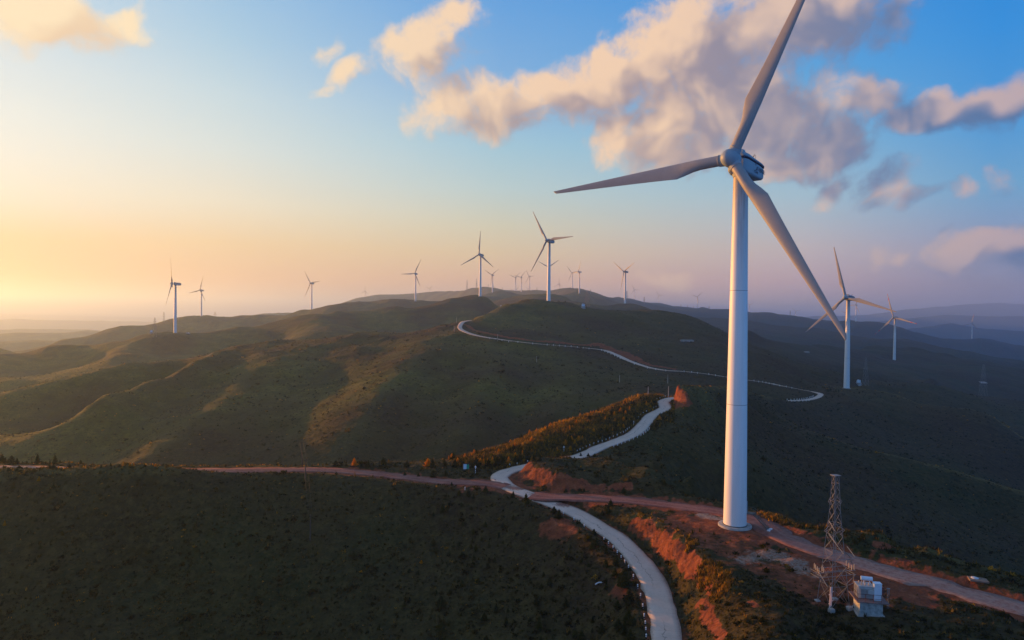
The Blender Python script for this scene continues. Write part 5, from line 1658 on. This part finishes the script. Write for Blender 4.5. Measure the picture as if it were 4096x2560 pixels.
def ordinal(n):
    if n < 20: return ORD[n - 1]
    t_, r_ = divmod(n, 10)
    return TENS[t_] + ('ieth' if r_ == 0 else 'y-' + ORD[r_ - 1])


g = MB(); g.loft([circ(.105, -.3, 12), circ(.105, .62, 12), circ(.085, .66, 12)])
BOL = g.mesh('bollard'); BOL.materials.append(plain('bollard_white', (0.72, 0.72, 0.72), .6))
g = MB(); g.loft([circ(.108, .02, 12), circ(.108, .26, 12)], caps=False); g.loft([circ(.108, .40, 12), circ(.108, .47, 12)], caps=False)
BAND = g.mesh('band'); BAND.materials.append(plain('bollard_black', (0.025, 0.025, 0.028), .6))
road_xy = np.array([p[:2] for p in road_c])


def near_i(px, py, D):
    q = W(*v_(px, py), D)
    return int(np.argmin(np.hypot(road_xy[:, 0] - q[0], road_xy[:, 1] - q[1])))


def bollards(i0, i1, side, spacing, off, label, grp, parts, scale=1.0, jitter=.05, skip=0.0):
    acc = 0.0; n = 0; last = road_c[i0]
    for i in range(i0, i1):
        p = road_c[i]
        acc += np.linalg.norm((p - last)[:2]); last = p
        if acc < spacing: continue
        acc = 0.0
        if random.random() < skip: continue
        t_ = (road_c[min(i + 2, len(road_c) - 1)] - road_c[max(0, i - 2)])[:2]; t_ = t_ / np.linalg.norm(t_)
        q = p[:2] + np.array([-t_[1], t_[0]]) * side * (off + random.uniform(-jitter, jitter))
        z = float(ground(q[0], q[1]))
        o = bpy.data.objects.new('bollard', BOL); C.objects.link(o)
        o.location = (q[0], q[1], z); o.scale = (scale, scale, scale * random.uniform(.92, 1.08))
        o.rotation_euler = (R(random.uniform(-4, 4)), R(random.uniform(-4, 4)), 0)
        n += 1
        tag(o, label.format(ordinal(n)), 'bollard', grp)
        if parts:
            c = bpy.data.objects.new('band', BAND); C.objects.link(c); c.parent = o


BG_ = 'white bollards lining the concrete lane'
bollards(near_i(1577, 1540, 90), near_i(1340, 1203, 139), 1, 1.85, 2.85, 'white bollard on the near lane\'s left edge, {} up from the photo\'s bottom', BG_, True, 1.0)
bollards(near_i(1205, 1111, 167), near_i(1275, 1095, 174), 1, 2.0, 3.0, 'white bollard on the outer edge of the junction\'s bend, {} from the left', BG_, True, 1.1, skip=.1)
bollards(near_i(1372, 1078, 181.5), near_i(1513, 1011, 205), 1, 1.55, 3.0, 'white bollard on the upper lane\'s valley edge, {} from the lower end', BG_, True, 1.05)
bollards(near_i(1527, 996, 213), near_i(1571, 962, 233), 1, 1.6, 3.1, 'white bollard on the valley edge near the upper bend, {} from the lower end', BG_, False, 1.05)
bollards(near_i(1567, 949, 243), near_i(1600, 940, 258), 1, 3.0, 3.0, 'white bollard around the outside of the upper bend, {} from the left', BG_, False, 1.1)
bollards(near_i(1430, 1052, 190), near_i(1518, 1004, 207), -1, 1.55, 2.75, 'white bollard on the upper lane\'s inner edge, {} from the lower end', BG_, False, .9)
bollards(near_i(1860, 947, 408), near_i(1935, 936, 438), 1, 2.0, 3.0, 'tiny white bollard on the hairpin\'s inner edge, {} from the left end', BG_, False, 1.3)
bollards(near_i(1850, 947, 404), near_i(1905, 945, 418), -1, 2.0, 3.0, 'tiny white bollard on the hairpin\'s near edge, {} from the left end', BG_, False, 1.3)
bollards(near_i(1872, 917, 447), near_i(1769, 898, 445), 1, 2.4, 3.0, 'tiny white bollard beside the lane above the hairpin, {} from the right', BG_, False, 1.4)
bollards(near_i(1700, 888, 442), near_i(1150, 797, 485), 1, 4.6, 3.1, 'tiny white bollard on the far lane below the dome, {} from the right', BG_, False, 1.5, skip=.12)

# ------------------------------------------------------------------ vegetation
def leaf_mat(name, stops, attr_name=None, trans=.0):
    m, t, b = mat(name)
    P = t.new('ShaderNodeNewGeometry').outputs['Position']
    n = t.noise(P, 1.1, 3, .6)
    if attr_name:
        f = t.math('ADD', t.new('ShaderNodeAttribute', attribute_name=attr_name).outputs['Fac'], t.math('MULTIPLY', t.math('SUBTRACT', n, .5), .25))
    else:
        oi = t.new('ShaderNodeObjectInfo')
        f = t.math('ADD', t.math('MULTIPLY', oi.outputs['Random'], .6), t.math('MULTIPLY', n, .4))
    c = t.ramp(f, stops)
    t.put(b.inputs['Base Color'], c)
    b.inputs['Roughness'].default_value = .9
    b.inputs['Specular IOR Level'].default_value = .05
    tr = t.new('ShaderNodeBsdfTranslucent')
    t.put(tr.inputs['Color'], t.mix(.5, c, t.vmath('MULTIPLY', c, (2.6, 2.1, .9))))
    mx = t.new('ShaderNodeMixShader'); mx.inputs[0].default_value = trans
    t.l.new(b.outputs[0], mx.inputs[1]); t.l.new(tr.outputs[0], mx.inputs[2])
    t.l.new(mx.outputs[0], t.n['Material Output'].inputs['Surface'])
    return m


M_CONIFER = leaf_mat('conifer_needles', [(0, (0.011, 0.017, 0.004)), (.5, (0.022, 0.030, 0.006)), (1, (0.042, 0.048, 0.009))], trans=.25)
M_GOLDEN = leaf_mat('golden_needles', [(0, (0.38, 0.165, 0.012)), (.5, (0.50, 0.25, 0.018)), (1, (0.30, 0.20, 0.016))], trans=.5)
M_BARK = plain('bark', (0.06, 0.045, 0.035), .9, var=.3)
M_SCRUB = leaf_mat('scrub_leaves', [(0, (0.010, 0.013, 0.003)), (.30, (0.022, 0.026, 0.006)), (.5, (0.042, 0.038, 0.012)), (.66, (0.085, 0.066, 0.024)), (.82, (0.22, 0.135, 0.022)), (1, (0.46, 0.235, 0.020))], 'tint', trans=.4)


def conifer_mesh(seed, full):
    r = random.Random(seed); b = MB()
    nl = 9
    for i in range(nl):
        f = i / (nl - 1)
        z0 = .08 + .84 * f
        rad = (.36 * (1 - f) ** .8 + .035) * full * r.uniform(.85, 1.12)
        nb = int(9 - 4 * f)
        a0 = r.uniform(0, 6.28)
        for k in range(nb):
            a = a0 + 2 * PI * k / nb + r.uniform(-.25, .25)
            L = rad * r.uniform(.7, 1.15)
            d = Vector((math.cos(a), math.sin(a), 0)); sd = Vector((-d.y, d.x, 0))
            dz = L * r.uniform(-.05, .38)
            w = L * .42 + .02
            p0 = Vector((0, 0, z0)); p1 = p0 + d * L * .55 + Vector((0, 0, -.02 + dz * .5)); p2 = p0 + d * L + Vector((0, 0, dz - .01))
            up = Vector((0, 0, .055 * r.uniform(.6, 1.3)))
            b.add([p0, p1 + sd * w * .5 - up * .7, p2, p1 - sd * w * .5 - up * .7, p1 + up], [(0, 1, 4), (1, 2, 4), (2, 3, 4), (3, 0, 4)])
            # side twigs
            q = p0 + d * L * .72 + Vector((0, 0, dz * .7))
            for s_ in (-1, 1):
                e = q + sd * s_ * w * .75 + d * L * .12 + Vector((0, 0, r.uniform(0, .05)))
                b.add([q - d * .04 * full, e, q + d * .05 * full], [(0, 1, 2)])
    b.add([(-.018, 0, .88), (.018, 0, .88), (0, 0, 1.02), (0, .018, .88)], [(0, 1, 2), (1, 3, 2), (3, 0, 2)])
    b.loft([[(.17 * full * k * math.cos(6.283 * j / 6), .17 * full * k * math.sin(6.283 * j / 6), z) for j in range(6)] for k, z in ((.8, .1), (1, .22), (.05, .92))], smooth=False)
    return b.mesh('crown')


CROWN = [conifer_mesh(k, f) for k, f in ((1, 1.0), (2, .85), (3, 1.15), (4, 1.3), (5, .95), (6, .75))]
CROWN_G = [m.copy() for m in CROWN]
for m in CROWN: m.materials.append(M_CONIFER)
for m in CROWN_G: m.materials.append(M_GOLDEN)
_b = MB(); _b.tube((0, 0, -.15), (0, 0, .55), .030, .012, 6); TRUNK = _b.mesh('trunk'); TRUNK.materials.append(M_BARK)


def tree(x, y, h, golden, label, grp, wide=1.0, trunk=True):
    z = float(ground(x, y))
    o = bpy.data.objects.new('young_larch' if golden else 'young_conifer', None)
    C.objects.link(o)
    o.location = (x, y, z - .03); o.rotation_euler = (0, 0, random.uniform(0, 6.28)); o.scale = (h * wide, h * wide, h)
    tag(o, label, 'tree', grp)
    c = bpy.data.objects.new('crown', random.choice(CROWN_G if golden else CROWN)); C.objects.link(c); c.parent = o
    if trunk:
        k = bpy.data.objects.new('trunk', TRUNK); C.objects.link(k); k.parent = o


def tree_px(px, py, hpx, golden, label, grp, lim=205, wide=1.0):
    p = hit(px, py); yy = py
    while (p is None or p[1] > lim) and yy < py + 60:
        yy += 2; p = hit(px, yy)
    if p is None: return
    tree(p[0], p[1], hpx / F * p[1], golden, label, grp, wide)


t1 = lambda x, y: (x / 3.457, 1750 + y / 3.457)
t2_ = lambda x, y: (1100 + x / 3.025, 1700 + y / 3.025)
t3 = lambda x, y: (1780 + x / 6.0475, 1820 + y / 6.0475)
t4 = lambda x, y: (1900 + x / 3.025, 1800 + y / 3.025)
t5 = lambda x, y: (2400 + x / 2.478, 1950 + y / 2.478)
crest_l = [(30, 350, 130), (75, 350, 75), (110, 350, 60), (160, 350, 110), (235, 345, 85), (310, 345, 45), (370, 350, 50), (440, 345, 45), (520, 345, 135), (580, 350, 45), (630, 350, 38), (690, 355, 58), (760, 355, 145), (830, 355, 52), (1117, 365, 65)]
for n, (x_, y_, h_) in enumerate(crest_l):
    tree_px(*t1(x_, y_), h_ / 3.457, False, 'conifer on the far left skyline behind the grey track, {} from the left'.format(ordinal(n + 1)), 'conifers on the crest behind the track', wide=1.1)
crest_f = [(120, 465, 60, 0), (235, 470, 50, 0), (470, 480, 60, 0), (690, 430, 60, 0), (742, 430, 75, 0), (960, 420, 60, 0), (1150, 400, 50, 0), (1260, 410, 45, 0), (1400, 420, 50, 0), (1530, 400, 50, 0), (1650, 410, 45, 0), (1800, 402, 60, 1), (1850, 402, 50, 1), (2005, 408, 50, 0), (2150, 405, 45, 1), (2260, 390, 40, 0), (540, 600, 70, 1), (430, 760, 70, 0), (180, 720, 70, 0), (740, 700, 60, 0)]
for n, (x_, y_, h_, g_) in enumerate(crest_f):
    tree_px(*t1(x_, y_), h_ / 3.457, bool(g_), 'small bushy conifer on the left foreground hump, {} from the left along its brow'.format(ordinal(n + 1)) if not g_ else 'small orange tree on the left foreground hump, {} along its brow'.format(ordinal(n + 1)), 'small trees on the left foreground hump', wide=1.35)
crest_m = [(250, 485, 34, 0), (450, 480, 32, 0), (620, 480, 32, 0), (735, 495, 72, 0), (800, 495, 52, 0), (860, 495, 38, 0), (960, 495, 105, 1), (1045, 505, 85, 0), (1125, 505, 92, 0), (1190, 500, 45, 0), (1310, 510, 122, 0), (1455, 510, 66, 0), (1595, 515, 88, 0), (1850, 505, 108, 1), (1905, 515, 116, 0), (2050, 500, 102, 0), (2175, 508, 92, 0), (2275, 508, 75, 0)]
for n, (x_, y_, h_, g_) in enumerate(crest_m):
    tree_px(*t2_(x_, y_), h_ / 3.025, bool(g_), '{} tree on the crest between leaning pole and notice board, {} from the left'.format('golden' if g_ else 'green', ordinal(n + 1)), 'trees on the crest behind the red track', wide=1.25)
bank_m = [(1570, 612, 52), (1735, 627, 52), (1915, 632, 95), (2065, 617, 76)]
for n, (x_, y_, h_) in enumerate(bank_m):
    tree_px(*t2_(x_, y_), h_ / 3.025, False, 'dark conifer against the grey bank left of the notice board, {} from the left'.format(ordinal(n + 1)), 'conifers against the grey bank', lim=172, wide=1.2)
behind = [(20, 290, 150, 0), (240, 300, 170, 0), (310, 180, 130, 1), (760, 295, 260, 0), (930, 270, 185, 1), (1050, 285, 200, 0), (1150, 230, 210, 1), (1270, 275, 250, 0), (1375, 275, 265, 0), (1540, 235, 210, 1), (1700, 222, 220, 0), (1810, 205, 240, 0), (2000, 180, 200, 0), (2150, 150, 180, 0), (2300, 140, 170, 0)]
for n, (x_, y_, h_, g_) in enumerate(behind):
    tree_px(*t3(x_, y_), h_ / 6.0475, bool(g_), '{} tree behind the notice board and bend bollards, {} from the left'.format('golden' if g_ else 'dark green', ordinal(n + 1)), 'trees behind the junction', wide=1.15)
for x_, y_, h_, lb in ((160, 742, 100, 'small conifer on the near grass edge left of the short white post'), (1100, 945, 62, 'tiny bush like conifer on the near grass edge below the junction'), (1650, 1035, 175, 'spiky conifer standing in front of the lane just below the junction'), (1970, 1105, 118, 'narrow conifer in front of the lane, second one down from the junction')):
    tree_px(*t3(x_, y_), h_ / 6.0475, False, lb, 'conifers on the near edge of the lane', wide=1.2)
for x_, y_, h_, lb in ((950, 762, 72, 'dark conifer on the lane\'s near edge where the bollards begin'), (1010, 832, 88, 'broad dark conifer right beside the lane\'s topmost near bollards'), (1440, 1020, 70, 'dark conifer between near lane bollards about a third of the way down')):
    tree_px(*t4(x_, y_), h_ / 3.025, False, lb, 'conifers on the near edge of the lane', wide=1.5)
mound = [(1110, 200, 55), (1470, 330, 60), (1560, 215, 45), (920, 140, 45), (1280, 78, 50), (1370, 82, 48), (1450, 86, 48), (1640, 112, 62), (1750, 75, 72), (1800, 525, 72), (2290, 425, 66), (1100, 505, 40), (1320, 505, 40)]
for n, (x_, y_, h_) in enumerate(mound):
    tree_px(*t4(x_, y_), h_ / 3.025, False, 'small conifer on or below the red faced mound, {} counting roughly from its top left'.format(ordinal(n + 1)) if n else 'small conifer in the middle of the red faced mound\'s grassy top', 'small conifers on the mound', lim=215, wide=1.35)
lane_l = [(60, 660, 85), (160, 780, 110), (235, 990, 190), (290, 1150, 165), (275, 1320, 150), (245, 1470, 130), (300, 1520, 120), (150, 880, 90), (60, 1010, 90), (175, 1210, 100), (180, 1400, 110)]
for n, (x_, y_, h_) in enumerate(lane_l):
    tree_px(*t5(x_, y_), h_ / 2.478, False, 'dark conifer left of the near lane\'s bollards, {} from the top of its row'.format(ordinal(n + 1)), 'conifers below the near lane', wide=1.15)
for x_, y_, h_, lb in ((1250 * .5906 / 1, 0, 0, ''),):
    pass
# grassy hilltop clump beside the hairpin
t8 = lambda x, y: (3150 + x / 4.032, 1350 + y / 4.032)
for n, (x_, y_, h_) in enumerate([(425, 805, 30), (470, 808, 32), (570, 815, 42), (600, 820, 35), (640, 855, 40), (690, 870, 62), (650, 880, 50), (780, 880, 45), (825, 875, 42), (750, 890, 35)]):
    tree_px(*t8(x_, y_), h_ / 4.032, False, 'dark bushy conifer between the hairpin and its turbine, {} from the left'.format(ordinal(n + 1)), 'conifers beside the hairpin', lim=540, wide=1.2)

# scattered young trees on the slopes
FWD = np.array([[p[0], p[1]] for p in road_c])


def clear(x, y, r=3.0):
    return np.hypot(FWD[:, 0] - x, FWD[:, 1] - y).min() > r


def visible(x, y, z):
    n = 60
    t_ = np.linspace(.25, .985, n)
    gx, gy, gz_ = x * t_, y * t_, CAMZ + (z - CAMZ) * t_
    return bool((ground(gx, gy) < gz_ + .15).all())


def in_frame(x, y, z):
    c = CM.T @ np.array([x, y, z - CAMZ])
    return abs(c[0] / -c[2]) * F < 2080 and abs(c[1] / -c[2]) * F < 1300


def val(arr, x, y):
    j = min(len(us) - 2, max(0, int(np.searchsorted(us, x / y)) - 1)); i = min(len(ws) - 2, max(0, int(np.searchsorted(ws, math.log(y))) - 1))
    return float(arr[i, j])


def scatter_trees(n, u0, u1, d0, d1, h0, h1, pg, label, label_g, grp, cond=None, wide=(1.0, 1.3)):
    k = 0; tries = 0
    while k < n and tries < n * 60:
        tries += 1
        D = math.exp(random.uniform(math.log(d0), math.log(d1))); u = random.uniform(u0, u1)
        x, y = u * D, D
        if val(soil, x, y) > .3 or val(dist_road, x, y) < 3.2 or val(dist_trk, x, y) < 4.0: continue
        if cond and not cond(x, y): continue
        z = float(ground(x, y))
        if not in_frame(x, y, z) or not visible(x, y, z + .5): continue
        g_ = random.random() < pg
        tree(x, y, random.uniform(h0, h1) * random.uniform(.7, 1.0), g_, label_g if g_ else label, grp + (' in gold' if g_ else ''), random.uniform(*wide))
        k += 1


scatter_trees(78, -.12, .20, 96, 150, .9, 2.2, 0, 'dark young conifer on the shaded slope below and left of the near lane', '', 'conifers scattered on the slope below the near lane', lambda x, y: x < 21 and perlin(np.array([x / 12]), np.array([y / 12]))[0] > -.15)
scatter_trees(30, -.75, -.12, 105, 150, .6, 1.3, .06, 'low dark conifer on the big shaded foreground slope at left', 'low golden conifer on the big shaded foreground slope at left', 'conifers scattered on the left foreground slope', None, (1.2, 1.6))
golden_zone = lambda x, y: dist_poly(np.array([x]), np.array([y]), GOLD[:12])[0] < 26 and y > 172
scatter_trees(120, -.12, .22, 172, 250, 1.0, 2.2, .66, 'green conifer among golden ones on the sunlit hillside left of the upper lane', 'golden young larch on the sunlit hillside left of the upper lane', 'trees on the sunlit golden hillside', golden_zone)
scatter_trees(34, .20, .45, 165, 240, .8, 1.7, .03, 'dark young conifer on the shaded slope right of the upper lane', 'golden young larch on the shaded slope right of the upper lane', 'conifers on the slope right of the upper lane', lambda x, y: y > 160)


# ------------------------------------------------------------------ low scrub and grass: one mass that nobody could count
def scrub(name, n, u0, u1, d0, d1, size, ntri, label, seed, tall=1.0):
    r = np.random.default_rng(seed)
    D = np.exp(r.uniform(math.log(d0), math.log(d1), n)); u = r.uniform(u0, u1, n)
    x, y = u * D, D
    j = np.clip(np.searchsorted(us, u) - 1, 0, len(us) - 2); i = np.clip(np.searchsorted(ws, np.log(D)) - 1, 0, len(ws) - 2)
    so_, dr_, rd, tk = soil[i, j], dry[i, j], dist_road[i, j], dist_trk[i, j]
    pa_ = pale[i, j]
    dens_ = perlin(x / 14 + 5, y / 14) * .5 + perlin(x / 4.1, y / 4.1 + 9) * .6
    ok = (r.random(n) < 1 - np.clip(so_ * 1.5, 0, .97)) & (rd > 2.6) & (tk > 2.5 + r.random(n) * 1.4) & (d_tower[i, j] > 3.4) & (r.random(n) < .55 + .9 * dens_) & (r.random(n) < 1 - .7 * np.clip(pa_, 0, 1))
    ok &= np.hypot(x - tb[0], y - tb[1]) > 2.6
    x, y, D, so_, dr_, dens_ = x[ok], y[ok], D[ok], so_[ok], dr_[ok], dens_[ok]
    n = len(x); z = ground(x, y)
    s = size * np.exp(r.normal(0, .38, n)) * (1 + .25 * dens_)
    tint = np.clip(.22 + .22 * r.normal(0, 1, n) + .40 * dr_ + .16 * perlin(x / 22, y / 22 + 40) + .16 * so_, 0, 1)
    tint = np.where(r.random(n) < .07, np.clip(tint + .35, 0, .8), tint)
    c = np.stack([x, y, z], 1)[:, None, :]
    th = r.uniform(0, 2 * PI, (n, ntri)); ph = np.arccos(r.uniform(0.0, 1, (n, ntri)))
    rad = s[:, None] * r.uniform(.35, 1, (n, ntri))
    off = np.stack([rad * np.sin(ph) * np.cos(th), rad * np.sin(ph) * np.sin(th), rad * np.cos(ph) * .75 * tall], -1)
    q = c + off
    a = r.normal(0, 1, (n, ntri, 3)); a[..., 2] *= .7; a /= np.linalg.norm(a, axis=-1, keepdims=True)
    b_ = r.normal(0, 1, (n, ntri, 3)); b_ -= (a * b_).sum(-1, keepdims=True) * a; b_ /= np.linalg.norm(b_, axis=-1, keepdims=True)
    e = (s[:, None] * r.uniform(.28, .55, (n, ntri)))[..., None]
    v0 = q + a * e; v1 = q - a * e * .6 + b_ * e * .7; v2 = q - a * e * .6 - b_ * e * .7
    V = np.stack([v0, v1, v2], 2).reshape(-1, 3)
    Fc = np.arange(len(V)).reshape(-1, 3)
    me = fast_mesh(name, V, Fc, 3)
    attr(me, 'tint', np.repeat(tint + 0.0, ntri * 3) + np.repeat(r.normal(0, .05, n * ntri), 3))
    o = link(name, me, M_SCRUB)
    tag(o, label, 'scrub', kind='stuff')
    return o


def grass(name, n, u0, u1, d0, d1, h, nbl, label, seed, want):
    r = np.random.default_rng(seed)
    D = np.exp(r.uniform(math.log(d0), math.log(d1), n)); u = r.uniform(u0, u1, n)
    x, y = u * D, D
    j = np.clip(np.searchsorted(us, u) - 1, 0, len(us) - 2); i = np.clip(np.searchsorted(ws, np.log(D)) - 1, 0, len(ws) - 2)
    so_, dr_, rd, tk = soil[i, j], dry[i, j], dist_road[i, j], dist_trk[i, j]
    p_ = want(x, y, so_, dr_)
    ok = (r.random(n) < p_) & (rd > 2.35) & (tk > 2.0 + r.random(n)) & (d_tower[i, j] > 3.1)
    x, y, dr_ = x[ok], y[ok], dr_[ok]
    n = len(x); z = ground(x, y)
    tint = np.clip(.42 + .15 * r.normal(0, 1, n) + .34 * dr_, .1, 1)
    hh = h * np.exp(r.normal(0, .3, n))
    th = r.uniform(0, 2 * PI, (n, nbl)); w = r.uniform(.03, .07, (n, nbl)) * (1 + D[ok][:, None] / 160)
    base = np.stack([x, y, z - .03], 1)[:, None, :] + np.stack([r.normal(0, .14, (n, nbl)), r.normal(0, .14, (n, nbl)), np.zeros((n, nbl))], -1)
    d_ = np.stack([np.cos(th), np.sin(th), np.zeros_like(th)], -1)
    lean = np.stack([r.normal(.10, .22, (n, nbl)), r.normal(-.04, .22, (n, nbl)), np.ones((n, nbl))], -1) * (hh[:, None] * r.uniform(.6, 1.2, (n, nbl)))[..., None]
    V = np.stack([base - d_ * w[..., None], base + d_ * w[..., None], base + lean], 2).reshape(-1, 3)
    me = fast_mesh(name, V, np.arange(len(V)).reshape(-1, 3), 3)
    attr(me, 'tint', np.repeat(tint, nbl * 3) + np.repeat(r.normal(0, .05, n * nbl), 3))
    o = link(name, me, M_SCRUB)
    tag(o, label, 'grass', kind='stuff')


scrub('scrub', 120000, -.86, .86, 72, 268, .20, 8, 'low scrub covering the near slopes and terrace edges', 11)
scrub('scrub', 6500, -.86, .86, 80, 268, .42, 24, 'darker clumps of waist high scrub on the near slopes', 12)
scrub('scrub', 70000, -.86, .86, 262, 760, .40, 7, 'scrub dotted over the middle hills', 13)
scrub('scrub', 6000, -.86, .86, 285, 760, .62, 12, 'dark bushes dotted over the middle hills', 17)
grass('grass', 52000, -.86, .86, 74, 262, .42, 7, 'dry grass on banks, verges and crests', 14, lambda x, y, so_, dr_: .22 + .9 * dr_ - .3 * so_)
grass('grass', 16000, .26, .5, 84, 130, .5, 8, 'long yellow grass along the red bank\'s lip', 15, lambda x, y, so_, dr_: np.where(dr_ > .3, 1.0, 0.0))

grass('grass', 60000, -.16, .24, 168, 262, .62, 7, 'golden grass standing on the sunlit hillside left of the upper lane', 16, lambda x, y, so_, dr_: np.where(dr_ > .25, np.clip(dr_ * 1.1, 0, 1), 0.0))

# ------------------------------------------------------------------ haze
hz = MB()
zlo = float(ZZ.min()) - 1.0; zhi = max(CAMZ, float(ZZ.max())) + 25.0
hz.box((0, 14000.0 - 500, (zlo + zhi) / 2), (124000, 29000, zhi - zlo))
hm = bpy.data.materials.new('haze_air'); hm.use_nodes = True
ht = NT(hm.node_tree)
for nd in list(ht.n):
    ht.n.remove(nd)
pvn = ht.new('ShaderNodeVolumePrincipled')
pvn.inputs['Color'].default_value = (*HAZE_COLOR, 1)
pvn.inputs['Density'].default_value = HAZE_DENSITY
pvn.inputs['Anisotropy'].default_value = HAZE_G
ho = ht.new('ShaderNodeOutputMaterial')
ht.l.new(pvn.outputs[0], ho.inputs['Volume'])
hobj = hz.build('haze', hm)
tag(hobj, 'evening haze filling the air over the hills', 'haze', kind='stuff')
